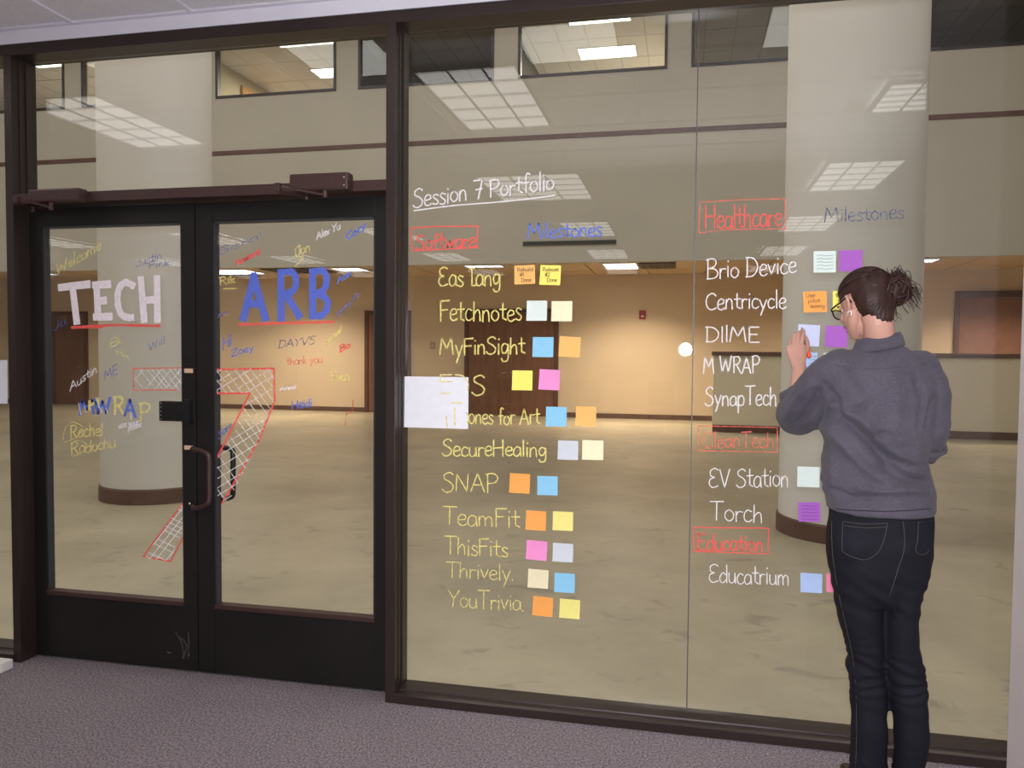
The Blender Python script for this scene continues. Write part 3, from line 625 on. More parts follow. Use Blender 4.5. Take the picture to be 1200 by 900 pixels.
# lights and vents of the low ceiling
for px0, px1, y0, y1, mm, lb in ((243, 300, 12.75, 13.75, 'lens', 'bright ceiling light of the low zone left of the blue letters'), (393, 428, 12.75, 13.5, 'lens3', 'sparkling ceiling light of the low zone above the last blue letter'),
        (545, 590, 12.65, 13.1, 'lens3', 'greyish ceiling light of the low zone under the first red heading'), (708, 748, 12.7, 13.8, 'lens', 'bright louvred ceiling light above the red fire alarm'),
        (40, 62, 12.75, 13.3, 'lens3', 'small ceiling light of the low zone at far left'), (1078, 1098, 12.75, 13.4, 'lens3', 'small slanting ceiling light right of the right column')):
    a = atz(px0, 312, ZB).x if False else at(px0, 310, (y0+y1)/2).x; b = at(px1, 310, (y0+y1)/2).x
    troffer(a, b, y0, y1, ZB, MT[mm], lb, 4, 1)
for px0, px1, y0, y1, lb in ((318, 384, 12.7, 13.7, 'dark ceiling vent between two blue letters'), (750, 792, 12.72, 13.75, 'dark ceiling vent right of the bright louvred light'), (242, 300, 13.9, 14.3, 'dark ceiling vent behind the bright light left')):
    a = at(px0, 310, (y0+y1)/2).x; b = at(px1, 310, (y0+y1)/2).x
    v = tag(bx('ceiling_vent', a, b, y0, y1, ZB-.01, ZB+.02, MT['black']), lb, 'vent')
    for k in range(5): xx = a+(b-a)*(k+.5)/5; bx('slat', xx-.012, xx+.012, y0, y1, ZB-.02, ZB-.01, MT['doorf'], v, bev=0)

# furniture far back in the carpeted room, seen only as faint mirror images
def lobby_chair(x, y, lab):
    e = empty('office_chair', (x, y, 0), lab, 'chair', 'chairs mirrored in the glass')
    q = bmesh.new(); box(q, x-.24, x+.24, y-.23, y+.23, .43, .50, .03); fin('seat', q, MT['dark'], e)
    q = bmesh.new(); box(q, x-.22, x+.22, y+.22, y+.27, .58, 1.02, .025); fin('backrest', q, MT['dark'], e)
    for sx in (-.2, .2):
        for sy in (-.2, .2):
            q = bmesh.new(); tube(q, [(x+sx, y+sy, .44), (x+sx*1.15, y+sy*1.15, 0)], .014, 8); fin('leg', q, MT['black'], e)
    for sx in (-.15, .15): q = bmesh.new(); tube(q, [(x+sx, y+.24, .60), (x+sx, y+.22, .45)], .014, 8); fin('back_support', q, MT['black'], e)
for px in (517, 600, 690, 775):
    lobby_chair(at(px, 455, 11.2).x, -11.2, 'dark chair far back in the carpeted room, mirrored in the glass')
for px, wd in ((560, 1.5), (730, 1.8)):
    x = at(px, 455, 12.4).x; e = empty('table', (x, -12.4, 0), 'pale table %s, mirrored in the glass' % ('behind the mirrored chairs on the left' if px < 600 else 'behind the mirrored chairs on the right'), 'table')
    bx('tabletop', x-wd/2, x+wd/2, -12.8, -12.0, .71, .74, MT['white'], e)
    for sx in (-1, 1):
        for sy in (-.35, .35): bx('leg', x+sx*(wd/2-.06)-.02, x+sx*(wd/2-.06)+.02, -12.4+sy-.02, -12.4+sy+.02, 0, .71, MT['steel'], e)
# small white block on the carpet, left
a = at(-14, 760, -.2); wb = at(9, 760, -.2)
tag(bx('white_block', a.x, wb.x, -.24, -.17, 0, .045, MT['white'], bev=.005), 'small white block on the carpet by the left post', 'block')

# ================================================================ WRITING
P3, P4 = W3, W4
word('Session 7 Portfolio', 484, 243, 650, 222, 21, 1.5, INK['white'], P3, 'white handwritten title line', seed=3)
strokes('underline', [[(485, 247), (530, 241), (575, 237.5), (620, 233), (650, 229)]], 1.4, INK['white'], P3, 'white line under the title')
word('Software', 487, 292, 558, 289, 17, 1.8, INK['red'], P3, 'red handwritten heading', seed=4)
strokes('heading_box', [[(482, 267), (510, 265.5), (560, 265)], [(560, 265), (559, 290)], [(483, 294), (520, 292), (560, 290)], [(482, 267), (483, 294)]], 1.3, INK['red'], P3, 'red box drawn round the heading', curved=False)
word('Milestones', 618, 280, 706, 276, 17, 1.7, INK['blue'], P3, 'blue handwritten heading', seed=5)
Y = INK['yellow']
LIST = [("{e2}as {l2}ang", 514, 336, 587, 334, 21), ("Fetchnotes", 515, 376, 612, 376, 23), ("MyFinSight", 515, 416, 616, 415, 20), ("iPhones for Art", 519, 497, 633, 497, 19),
        ("SecureHealing", 518, 534, 641, 535, 18), ("SNAP", 518, 576, 585, 577, 21), ("TeamFit", 519, 614, 610, 619, 21), ("ThisFits", 521, 649, 596, 653, 20), ("Thrively.", 523, 676, 603, 680, 19), ("YouTrivia.", 525, 711, 615, 716, 20)]
ORD = ['first', 'second', 'third', 'fifth', 'sixth', 'seventh', 'eighth', 'ninth', 'tenth', 'last']
for k, (t, x0, y0, x1, y1, cp) in enumerate(LIST):
    if k == 3:
        word('ones for Art', 549, 497, 633, 497, 19, 1.5, Y, P3, 'yellow handwritten name, fifth in the list, half hidden by paper', seed=20+k)
    else:
        word(t, x0, y0, x1, y1, cp, 1.6 if k < 5 else 1.35, Y if k < 6 else INK['yellowf'] if k > 7 else Y, P3, 'yellow handwritten name, %s in the list' % ORD[k], seed=20+k)
word('S', 553, 462, 570, 462, 24, 1.7, Y, P3, 'yellow handwritten letter right of the white paper', seed=31)
# right pane
word('Healthcare', 826, 268, 917, 265, 25, 1.6, INK['red'], P4, 'red handwritten heading at the top', seed=6)
strokes('heading_box', [[(820, 237), (870, 234), (920, 233)], [(920, 233), (921, 268)], [(820, 273), (848, 269), (921, 268)], [(820, 237), (819, 273)]], 1.3, INK['redf'], P4, 'red box round the top heading', curved=False)
word('Milestones', 966, 260, 1060, 256, 17, 1.4, INK['navy'], P4, 'dark blue handwritten heading', seed=7)
Wt = INK['white']
RL = [("Brio Device", 828, 327, 934, 320, 22), ("Centricycle", 827, 363, 922, 361, 20), ("DIIME", 827, 401, 891, 401, 19), ("M WRAP", 824, 437, 891, 437, 19), ("SynapTech", 826, 475, 911, 475, 21),
      ("{e2}V Station", 831, 571, 925, 570, 22), ("Torch", 832, 610, 895, 612, 22), ("{e2}ducatrium", 831, 682, 926, 686, 21)]
ORD2 = ['first', 'second', 'third', 'fourth', 'fifth', 'sixth', 'seventh', 'last']
for k, (t, x0, y0, x1, y1, cp) in enumerate(RL):
    word(t, x0, y0, x1, y1, cp, 1.4 if k < 5 else 1.25, Wt, P4, 'white handwritten name, %s in the right list' % ORD2[k], seed=40+k)
word('CleanTech', 824, 525, 908, 524, 18, 1.5, INK['redf'], P4, 'faded red heading in the middle', seed=8)
strokes('heading_box', [[(819, 499), (911, 501)], [(911, 501), (911, 530)], [(911, 530), (818, 528)], [(818, 528), (819, 499)]], 1.2, INK['redf'], P4, 'faded red box round the middle heading', curved=False)
word('Education', 817, 644, 895, 646, 19, 1.8, INK['red'], P4, 'red heading above the last name', seed=9)
strokes('heading_box', [[(813, 618), (901, 619)], [(901, 619), (900, 649)], [(900, 649), (813, 646)], [(813, 646), (813, 618)]], 1.3, INK['red'], P4, 'red box round the lowest heading', curved=False)

# bold TECH / ARB
TECH = [[(70, 337), (104, 333)], [(85, 336), (90, 378)], [(113, 334), (115, 373)], [(110, 334), (128, 333)], [(114, 353), (123, 352)], [(111, 371.5), (130, 371)],
        [(165, 326), (169, 376)], [(184, 325), (184.5, 376)], [(168, 352), (184, 351)]]
strokes('lettering', TECH, 7.2, INK['bold_white'], D1, 'thick white block letters', curved=False)
strokes('lettering', [[(156, 335), (147, 331), (139, 339), (138, 355), (142, 368), (149, 372), (155, 372)]], 7.2, INK['bold_white'], D1, 'thick white curved letter')
strokes('underline', [[(84, 384), (110, 382), (140, 381), (187, 382)], [(85, 383.5), (120, 383)]], 2.6, INK['bold_red'], D1, 'red line under the white letters')
strokes('lettering', [[(298, 322), (285, 374)], [(297, 322), (311, 374)], [(291, 356), (304, 356)], [(329, 318), (329.5, 374)], [(335, 345), (351, 371)], [(366, 317), (366.5, 371)]], 7.8, INK['bold_blue'], D2, 'thick blue block letters', curved=False)
strokes('lettering', [[(328, 320), (342, 319), (347, 329), (343, 341), (330, 345)], [(366, 319), (379, 318), (383, 329), (378, 341), (368, 344)], [(368, 344), (381, 349), (384, 358), (378, 369), (366, 370)]], 7.6, INK['bold_blue'], D2, 'thick blue curved letter strokes')
strokes('underline', [[(280, 380.5), (320, 379), (360, 378), (391, 377)]], 2.6, INK['bold_red'], D2, 'red line under the blue letters')
# the big seven
def hatch(poly, step, ang, L_=9, seed=1, cover=.8):
    """short diagonal strokes clipped to a polygon (pixels)"""
    rnd = random.Random(seed); out = []
    xs_ = [p[0] for p in poly]; ys_ = [p[1] for p in poly]
    def inside(x, y):
        c = False; j = len(poly)-1
        for i in range(len(poly)):
            xi, yi = poly[i]; xj, yj = poly[j]
            if (yi > y) != (yj > y) and x < (xj-xi)*(y-yi)/(yj-yi)+xi: c = not c
            j = i
        return c
    dx, dy = math.cos(ang), math.sin(ang); nx_, ny_ = -dy, dx
    cx, cy = sum(xs_)/len(xs_), sum(ys_)/len(ys_); R_ = 140; k = -R_
    while k < R_:
        run = []; t = -R_
        while t < R_:
            x = cx+nx_*k+dx*t; y = cy+ny_*k+dy*t
            if inside(x, y): run.append((x, y))
            else:
                if len(run) > 3 and rnd.random() < cover: out.append([run[0], run[-1]])
                run = []
            t += 1
        k += step*rnd.uniform(.75, 1.25)
    return out
barL = [(157, 431), (215, 431), (215, 457), (157, 457)]; 
limb1 = [(250, 433), (321, 432), (321, 472), (302, 520), (268, 588), (252, 586), (252, 540), (274, 507), (293, 461), (250, 460)]
limb0 = [(215, 587), (217, 617), (199, 657), (169, 654)]
strokes('red_outline', [[(215, 431), (156, 432)], [(156, 432), (157, 457)], [(157, 457), (208, 457)]], 1.5, INK['redf'], D1, 'red outline, left end of the big seven', curved=False)
strokes('red_outline', [[(216, 587), (168, 652)], [(168, 652), (200, 658)], [(200, 658), (217, 625)]], 1.5, INK['red'], D1, 'red outline, foot of the big seven', curved=False)
strokes('red_outline', [[(251, 433), (321, 432)], [(321, 432), (322, 470)], [(322, 470), (303, 517), (260, 590)], [(251, 461), (293, 461)], [(293, 461), (252, 541)]], 2.0, INK['red'], D2, 'red outline of the big seven', curved=False)
strokes('hatching', hatch(barL, 5.5, .9, seed=2)+hatch(barL, 8, -.9, seed=3), .9, INK['whitef'], D1, 'white hatching inside the big seven', curved=False)
strokes('hatching', hatch(limb0, 5.5, .45, seed=4)+hatch(limb0, 6, -.9, seed=5), .9, INK['white'], D1, 'white hatching in the foot of the big seven', curved=False)
strokes('hatching', hatch(limb1, 8, .95, seed=6, cover=.85)+hatch(limb1, 10, -.55, seed=7, cover=.7), .95, INK['whitef'], D2, 'white hatching inside the big seven', curved=False)
# signatures on the doors
word('Welcome', 66, 322, 119, 292, 13, 1.3, INK['yellowf'], D1, 'yellow slanting greeting', seed=50)
word('Justin', 159, 313, 190, 303, 9, 1.0, INK['bluef'], D1, 'small blue signature', seed=51); word('Pink', 174, 315, 199, 311, 8, 1.0, INK['bluef'], D1, 'small blue signature', seed=52)
word('Jo', 61, 388, 78, 380, 9, 1.6, INK['navy'], D1, 'dark blue scribble', seed=53)
word('Ek', 129, 408, 142, 402, 10, 1.1, INK['yellowf'], D1, 'small yellow scribble', seed=54); word('rin', 136, 415, 152, 424, 8, 1.0, INK['yellowf'], D1, 'small yellow scribble', seed=55)
word('Will', 174, 412, 194, 402, 9, 1.0, INK['bluef'], D1, 'small blue scribble', seed=56)
word('Austin', 82, 458, 114, 436, 10, 1.0, INK['white'], D1, 'white slanting signature', seed=57)
word('ME', 122, 446, 138, 438, 11, 1.3, INK['bluef'], D1, 'blue scribble', seed=58)
word('M', 93, 486, 112, 484, 15, 3.0, INK['blue'], D1, 'blue letter with white edges', seed=59); word('H', 104, 480, 117, 476, 10, 3.0, INK['yellow'], D1, 'yellow letter', seed=60)
word('W', 111, 485, 131, 483, 17, 3.0, INK['blue'], D1, 'blue letter', seed=61); word('R', 133, 486, 147, 486, 21, 2.6, INK['yellow'], D1, 'yellow letter', seed=62); word('A', 146, 487, 160, 489, 20, 3.0, INK['blue'], D1, 'blue letter', seed=63); word('P', 163, 493, 177, 493, 20, 2.4, INK['yellowf'], D1, 'yellow letter', seed=64)
strokes('highlight', [[(92, 472), (95, 486)], [(99, 476), (101, 484)], [(112, 466), (120, 485)], [(124, 478), (126, 484)], [(153, 482), (154, 492)]], .9, INK['white'], D1, 'thin white strokes on the letters')
word('use your', 139, 502, 163, 497, 7, 1.1, INK['white'], D1, 'tiny white writing', seed=65); word('phone', 150, 505, 166, 500, 7, 1.1, INK['white'], D1, 'tiny white writing', seed=66)
word('Rachel', 82, 514, 121, 510, 15, 1.2, INK['yellow'], D1, 'yellow signature', seed=67); word('Radochu', 83, 533, 136, 524, 13, 1.2, INK['yellow'], D1, 'yellow signature', seed=68)
strokes('flourish', [[(74, 516), (76, 503), (84, 495), (96, 500), (90, 512), (76, 518)], [(84, 534), (84, 521), (92, 516), (101, 521), (96, 530), (86, 535)]], 1.0, INK['yellowf'], D1, 'yellow loops of a signature')
word('Sara!', 255, 300, 309, 278, 8, 1.0, INK['bluef'], D2, 'faint blue signature', seed=70)
word('Howard.', 276, 312, 306, 296, 7, 1.5, INK['red'], D2, 'red slanting signature', seed=71)
word('Jon', 346, 301, 364, 294, 12, 1.1, INK['yellow'], D2, 'yellow signature', seed=72); strokes('flourish', [[(352, 287), (346, 292), (348, 300), (356, 301), (352, 306), (345, 313)]], 1.0, INK['yellow'], D2, 'yellow loop')
word('Alex Yu', 371, 281, 399, 268, 9, 1.1, INK['white'], D2, 'white slanting signature', seed=73); word('Cory', 406, 282, 429, 266, 8, 1.6, INK['blue'], D2, 'blue slanting signature', seed=74)
word('Rik', 257, 334, 276, 331, 9, 1.2, INK['yellow'], D2, 'yellow signature', seed=75); strokes('flourish', [[(262, 338.5), (277, 338)]], .9, INK['yellow'], D2)
word('Alex', 395, 333, 412, 322, 8, 1.2, INK['blue'], D2, 'small blue signature', seed=76); word('Jenny Xu', 394, 372, 421, 346, 6, 1.2, INK['bluef'], D2, 'faded blue slanting signature', seed=77)
word('An', 255, 373, 267, 368, 6, 1.0, INK['bluef'], D2, seed=78); word('Hi', 261, 410, 272, 404, 15, 1.1, INK['blue'], D2, 'blue scribble', seed=79); word('Zoey', 271, 418, 298, 410, 8, 1.1, INK['blue'], D2, 'blue scribble', seed=80)
word('DAYVS', 326, 408, 369, 403, 9, 1.1, INK['navy'], D2, 'dark blue signature', seed=81, lean=.2); word('Michael', 382, 406, 400, 388, 6, 1.1, INK['yellowf'], D2, 'small yellow slanting signature', seed=82)
word('Bo', 398, 413, 411, 406, 7, 1.5, INK['red'], D2, 'small red scribble', seed=83); word('thank you', 336, 428, 378, 425, 9, 1.0, INK['redf'], D2, 'faint red writing', seed=84)
word('Evan', 388, 445, 410, 446, 10, 1.2, INK['yellow'], D2, 'yellow signature', seed=85); word('Anna', 328, 458, 347, 455, 5, 1.2, INK['white'], D2, 'small white signature', seed=86)
word('Heidi', 342, 480, 366, 476, 10, 1.2, INK['blue'], D2, 'blue signature', seed=87); word('N', 404, 500, 416, 476, 12, 1.1, INK['redf'], D2, 'red scribble', seed=88)
word('Sam', 256, 515, 272, 500, 9, 1.8, INK['bluef'], D2, 'blue scribble beside the handle', seed=89)

# ================================================================ PAPERS AND NOTES
def sheet(bm, x0, x1, z0, z1, Y, curl=.0, tilt=0, nx=6, nz=6, th=.0012):
    """thin paper, stuck along the top, lifting towards the bottom"""
    cx, cz = (x0+x1)/2, (z0+z1)/2; top = [[], []]
    for s in range(2):
        for i in range(nx+1):
            for j in range(nz+1):
                u = i/nx; v = j/nz; x = x0+(x1-x0)*u; z = z1-(z1-z0)*v
                y = Y-curl*(v**2)*(1-.4*(u-.5))-(th if s == 0 else 0)
                dx, dz = x-cx, z-cz; x = cx+dx*math.cos(tilt)-dz*math.sin(tilt); z = cz+dx*math.sin(tilt)+dz*math.cos(tilt)
                top[s].append(bm.verts.new((x, y, z)))
    f = lambda s, i, j: top[s][i*(nz+1)+j]
    for i in range(nx):
        for j in range(nz):
            bm.faces.new((f(0, i, j), f(0, i+1, j), f(0, i+1, j+1), f(0, i, j+1))); bm.faces.new((f(1, i, j), f(1, i, j+1), f(1, i+1, j+1), f(1, i+1, j)))
    for i in range(nx):
        bm.faces.new((f(0, i, 0), f(1, i, 0), f(1, i+1, 0), f(0, i+1, 0))); bm.faces.new((f(0, i, nz), f(0, i+1, nz), f(1, i+1, nz), f(1, i, nz)))
    for j in range(nz):
        bm.faces.new((f(0, 0, j), f(0, 0, j+1), f(1, 0, j+1), f(1, 0, j))); bm.faces.new((f(0, nx, j), f(1, nx, j), f(1, nx, j+1), f(0, nx, j+1)))
NC = dict(orange=(.95, .40, .10), orange2=(.93, .50, .16), yellow=(.92, .82, .17), mint=(.70, .80, .74), cream=(.90, .83, .55), blue=(.27, .58, .80), pink=(.88, .30, .60), grey=(.62, .66, .70),
          tan=(.85, .76, .50), purple=(.40, .13, .52), lav=(.58, .62, .82), lblue=(.42, .55, .82), rose=(.85, .25, .40), yell2=(.88, .80, .25))
NM = {k: mat('note_'+k, v, .75, .15, var=(25, .03)) for k, v in NC.items()}
NOTES = [(603, 311, 627, 333, 'orange2', 'Rebuild|#1|Done', 'orange sticky note with writing beside the first yellow name', 2),
 (633, 311, 657, 334, 'yellow', 'Release|#2|Done', 'yellow sticky note with writing beside the first yellow name', -2),
 (617.5, 352.5, 641, 376, 'mint', None, 'pale mint sticky note beside the second yellow name', 0), (646.5, 353, 670.5, 376.5, 'cream', None, 'cream sticky note right of the pale mint one, second row', 0),
 (624.5, 395, 648.5, 418.5, 'blue', None, 'blue sticky note beside the third yellow name', 0), (655.5, 394.5, 680, 418.5, 'orange2', None, 'light orange sticky note at the end of the third row', -3),
 (600.5, 434, 624, 457.5, 'yellow', None, 'yellow sticky note right of the white paper, fourth row', 0), (632, 433, 656, 457, 'pink', None, 'pink sticky note at the end of the fourth row', -2),
 (640, 476.5, 664, 500, 'blue', None, 'blue sticky note beside the fifth yellow name', 0), (675, 476, 698.5, 499.5, 'orange2', None, 'orange sticky note at the end of the fifth row', 0),
 (654, 516, 677.5, 539, 'grey', None, 'pale grey sticky note beside the sixth yellow name', 0), (682.5, 515.5, 707, 539, 'cream', None, 'cream sticky note at the end of the sixth row', 0),
 (597.5, 554.5, 621, 578, 'orange', None, 'orange sticky note beside the seventh yellow name', -1), (630, 557.5, 653.5, 580.5, 'blue', None, 'light blue sticky note at the end of the seventh row', 1),
 (616.5, 598, 640, 621.5, 'orange', None, 'orange sticky note beside the eighth yellow name', -1), (648, 599, 671.5, 622, 'yell2', None, 'yellow sticky note at the end of the eighth row', 0),
 (617, 633, 641, 656.5, 'pink', None, 'pink sticky note beside the ninth yellow name', -2), (648, 636, 671.5, 658.5, 'grey', None, 'pale grey sticky note at the end of the ninth row', 0),
 (619, 666.5, 642.5, 689.5, 'tan', None, 'cream sticky note beside the tenth yellow name', -1), (650, 671, 673.5, 694.5, 'blue', None, 'blue sticky note at the end of the tenth row', 0),
 (624.5, 698.5, 648, 722.5, 'orange', None, 'orange sticky note beside the last yellow name', -2), (656, 701.5, 679.5, 725, 'yell2', None, 'yellow sticky note at the end of the last row', -1),
 (953.5, 294.5, 979, 319.5, 'mint', 'lines', 'pale mint sticky note beside the first white name', 0), (983.5, 293.5, 1010, 318, 'purple', None, 'purple sticky note above the woman\'s head', 0),
 (941.5, 341.5, 968.5, 366, 'orange', 'User|pilot|testing', 'orange sticky note with writing beside the second white name', 2), (976, 341, 1001, 365.5, 'yellow', 'tes|set', 'yellow sticky note half hidden by the woman\'s glasses', 0),
 (935, 380.5, 960, 405.5, 'lav', None, 'pale lavender sticky note under the woman\'s marker', -3), (967, 382, 992.5, 407, 'purple', None, 'purple sticky note between hand and chin', -2),
 (944, 413, 957.5, 436.5, 'lblue', 'lines', 'light blue sticky note below the woman\'s hand', 0), (965, 413.5, 991, 437, 'mint', None, 'pale mint sticky note half hidden by the woman\'s sleeve', 0),
 (934.5, 546.5, 960, 571, 'mint', None, 'pale mint sticky note beside the sixth white name', 0), (935.5, 588, 961, 611.5, 'purple', 'lines', 'purple sticky note beside the seventh white name', 2),
 (938, 671, 963, 694.5, 'lblue', None, 'light blue sticky note beside the last white name', 0), (968.5, 671.5, 992, 694.5, 'rose', None, 'rose sticky note half hidden by the woman\'s leg', 0)]
for k, (x0, y0, x1, y1, c, wr, lab, tilt) in enumerate(NOTES):
    Yn = -.0085; a = at(x0, y0, Yn); b = at(x1, y1, Yn)
    bm = bmesh.new(); sheet(bm, a.x, b.x, b.z, a.z, Yn, curl=.006+.004*((k*7) % 5)/5, tilt=math.radians(tilt))
    o = fin('sticky_note', bm, NM[c], None, False); tag(o, lab, 'note', 'sticky notes on the glass')
    if wr:
        pen = INK['penp'] if c == 'purple' else INK['peng'] if c in ('mint', 'lblue') else INK['pen']
        Yw = Yn-.0125
        if wr == 'lines':
            n = 5
            for j in range(1): strokes('handwriting', [[(x0+4, y0+5+i*3.9), (x0+9, y0+4.4+i*3.9), (x0+13, y0+5.2+i*3.9), (x1-3, y0+4.6+i*3.9)] for i in range(n)], .8, pen, o, Y=Yw)
        else:
            L_ = wr.split('|'); bm2 = None
            for i, t in enumerate(L_):
                xa = x0+3+i*2.5; wd = min(len(t)*2.9, x1-xa-2)
                word(t, xa, y0+7+i*6.2, xa+wd, y0+6.4+i*6.2, 4.4, .7, pen, o, Y=Yw, seed=90+k*3+i, name='handwriting')
# white papers
a = at(469, 441, -.022); b = at(548, 503, -.022)
bm = bmesh.new(); sheet(bm, -1.1965, b.x, b.z, a.z, -.012, curl=.004, nx=10)
pp = tag(fin('paper_sheet', bm, MT['paper']), 'white paper sheet taped to the glass beside the bronze post', 'paper')
yfd = ink('yellow_marker_ghost', (.84, .74, .32), .9)
strokes('lettering', [[(516, 439.5), (529, 439)], [(516, 440), (516, 447)], [(516, 447), (530, 447)], [(516, 461), (527, 460)], [(534, 439), (543, 441), (548.5, 449), (548, 457)], [(529, 472), (541, 472)], [(523, 488), (524, 501)], [(533, 478), (533, 499)], [(546, 483), (549, 489), (547, 496)]], 1.5, yfd, pp, 'pale yellow letters across the paper', Y=-.0185)
a = at(0, 422, -.012); b = at(9.5, 473, -.012)
bm = bmesh.new(); sheet(bm, b.x-.28, b.x, b.z, a.z, -.012, curl=.003)
tag(fin('paper_sheet', bm, MT['paper']), 'white paper sheet on the glass at the left edge of the picture', 'paper')
#PERSON
# ================================================================ PERSON
BY = -.47
PW = empty('person', (at(1030, 600, -.5).x, -.5, 0), 'woman in a grey-blue shirt and dark jeans writing on the glass with an orange marker', 'person')
def rows(L): return [(at((xl+xr)/2, y, Yc), (at(xr, y, Yc)-at(xl, y, Yc)).length/2, hd) for y, xl, xr, Yc, hd in L]
# head frame: forward, up, side (to her right)
Fd = Vector((-.46, .888, 0)).normalized(); tl = math.radians(20)
Fh = (Fd*math.cos(tl)+Vector((0, 0, -1))*math.sin(tl)).normalized(); Sd = Fd.cross(Vector((0, 0, 1))).normalized(); Uh = Sd.cross(Fh).normalized()
HR = Matrix((Sd, Fh, Uh)).transposed()
HC = at(1013.5, 357, -.455)
def hp(x, y, z): return HC+HR @ Vector((x, y, z))       # x: her right, y: forward, z: up
def hell(bm, c, r, seg=20): ellipsoid(bm, hp(*c), r, HR, seg)
# ---- the body as one continuous surface
bm = bmesh.new()
hell(bm, (0, -.010, .022), (.071, .088, .082), 32)            # cranium
hell(bm, (0, .028, -.030), (.058, .058, .075))               # face
hell(bm, (0, .052, -.082), (.030, .030, .026))               # chin

for s in (-1, 1): capsule(bm, [hp(s*.054, -.006, -.030), hp(s*.045, .018, -.062), hp(s*.020, .050, -.086)], [.020, .019, .019], 14)   # jaw
hell(bm, (-.034, .062, -.024), (.020, .018, .018)); hell(bm, (.034, .062, -.024), (.020, .018, .018))   # cheeks
hell(bm, (0, .074, .018), (.046, .014, .010))                # brow
capsule(bm, [hp(0, .083, .008), hp(0, .098, -.022), hp(0, .104, -.034)], [.006, .009, .011], 12)       # nose
hell(bm, (-.010, .094, -.037), (.007, .009, .006), 12); hell(bm, (.010, .094, -.037), (.007, .009, .006), 12)
hell(bm, (0, .081, -.060), (.023, .012, .010), 16)           # mouth mound
for s in (-1, 1):                                             # ears: rim, lobe, bowl
    e0 = [hp(s*.072, -.004, .006), hp(s*.079, -.012, .017), hp(s*.086, -.024, .017), hp(s*.087, -.029, .002), hp(s*.081, -.022, -.015), hp(s*.075, -.012, -.024)]
    capsule(bm, e0, [.0042, .0048, .005, .005, .005, .0065], 10, 4); hell(bm, (s*.074, -.016, -.002), (.006, .012, .018), 12)
nb = at(1030, 412, BY)
capsule(bm, [hp(0, -.035, -.035), hp(0, -.040, -.080), nb+Vector((0, -.01, .02)), nb+Vector((0, 0, -.05))], [.048, .045, .050, .068], 24)
TR = [(405, 1014, 1052, BY, .055), (416, 992, 1070, BY, .062), (426, 982, 1080, BY, .072), (445, 982, 1082, BY, .078), (480, 984, 1078, BY, .080), (520, 985, 1072, BY, .078), (550, 985, 1073, BY, .078), (585, 982, 1080, BY, .088), (620, 978, 1084, BY, .100), (655, 978, 1084, BY, .108), (690, 980, 1078, BY, .095)]
loft(bm, rows(TR), 36)
LEGL = [(660, 976, 1034, BY, .09), (700, 982, 1034, BY, .085), (751, 995, 1032, BY-.0, .07), (790, 998, 1034, BY, .058), (830, 1001, 1036, BY-.01, .06), (880, 1004, 1034, BY, .045), (925, 1007, 1030, BY, .036)]
LEGR = [(660, 1030, 1084, BY-.02, .09), (700, 1034, 1076, BY-.02, .085), (751, 1038, 1072, BY-.02, .07), (790, 1042, 1076, BY-.02, .058), (830, 1048, 1082, BY-.03, .06), (880, 1052, 1080, BY-.02, .045), (925, 1054, 1076, BY-.02, .036)]
loft(bm, rows(LEGL), 24); loft(bm, rows(LEGR), 24)
ftL = at(1015, 930, BY); ftR = at(1064, 930, BY-.02)
for f_, dx in ((ftL, -.02), (ftR, .02)):
    z = .03
    capsule(bm, [Vector((f_.x, f_.y-.035, .045)), Vector((f_.x+dx*.3, f_.y+.05, .042)), Vector((f_.x+dx, f_.y+.13, .03)), Vector((f_.x+dx*1.3, f_.y+.175, .026))], [.032, .034, .030, .020], 16)
    capsule(bm, [Vector((f_.x, f_.y, .12)), Vector((f_.x, f_.y-.01, .05))], [.036, .034], 16)
# arms
shL = at(981, 440, BY); elL = at(936, 490, -.27); wrL = at(936.5, 433, -.145)
capsule(bm, [shL, shL.lerp(elL, .5)+Vector((0, 0, -.005)), elL], [.044, .040, .036], 18)
capsule(bm, [elL, elL.lerp(wrL, .35), wrL], [.040, .039, .0255], 18)
shR = at(1077, 440, BY); elR = at(1088, 508, BY+.01); wrR = at(1052, 540, -.23)
capsule(bm, [shR, shR.lerp(elR, .5), elR], [.046, .040, .034], 18); capsule(bm, [elR, elR.lerp(wrR, .35), wrR], [.034, .034, .0245], 18)
def fing(pts, r): 
    P = [at(*p) for p in pts]; capsule(bm, P, [r*1.08, r, r*.95, r*.82][:len(P)], 12, 4)
# writing hand: palm, four bent fingers, thumb
pk = at(932, 405, -.115)
def palm(wr, k, up, side, hw, th):
    n = (side.cross(up)).normalized(); rr = []
    for t, a, b in ((0, .026, .021), (.25, hw*.75, th), (.6, hw*.97, th*.95), (.9, hw, th*.72), (1.03, hw*.9, th*.5)):
        rr.append((wr.lerp(k, t), a, b))
    loft(bm, rr, 24, 2.4, side, n)
up = (pk-wrL).normalized(); sd = Vector((1, 0, -.12)); sd = (sd-up*sd.dot(up)).normalized()
palm(wrL, pk, up, sd, .037, .017)
fing([(938.5, 406, -.112), (941, 396.5, -.100), (941.5, 389.5, -.064), (940.8, 386.5, -.040)], .0080)
fing([(934.2, 404, -.112), (935.5, 393, -.098), (938.5, 388.5, -.064), (941.5, 391, -.048)], .0083)
fing([(930, 405, -.110), (930.3, 394.5, -.092), (934, 391.5, -.062), (938.5, 395.5, -.050)], .0080)
fing([(926.8, 408.5, -.105), (926.3, 400, -.086), (930, 398, -.062), (934.5, 401, -.054)], .0070)
fing([(940.5, 419, -.120), (945.5, 410, -.090), (946.0, 401, -.066), (943.5, 395, -.056)], .0092)
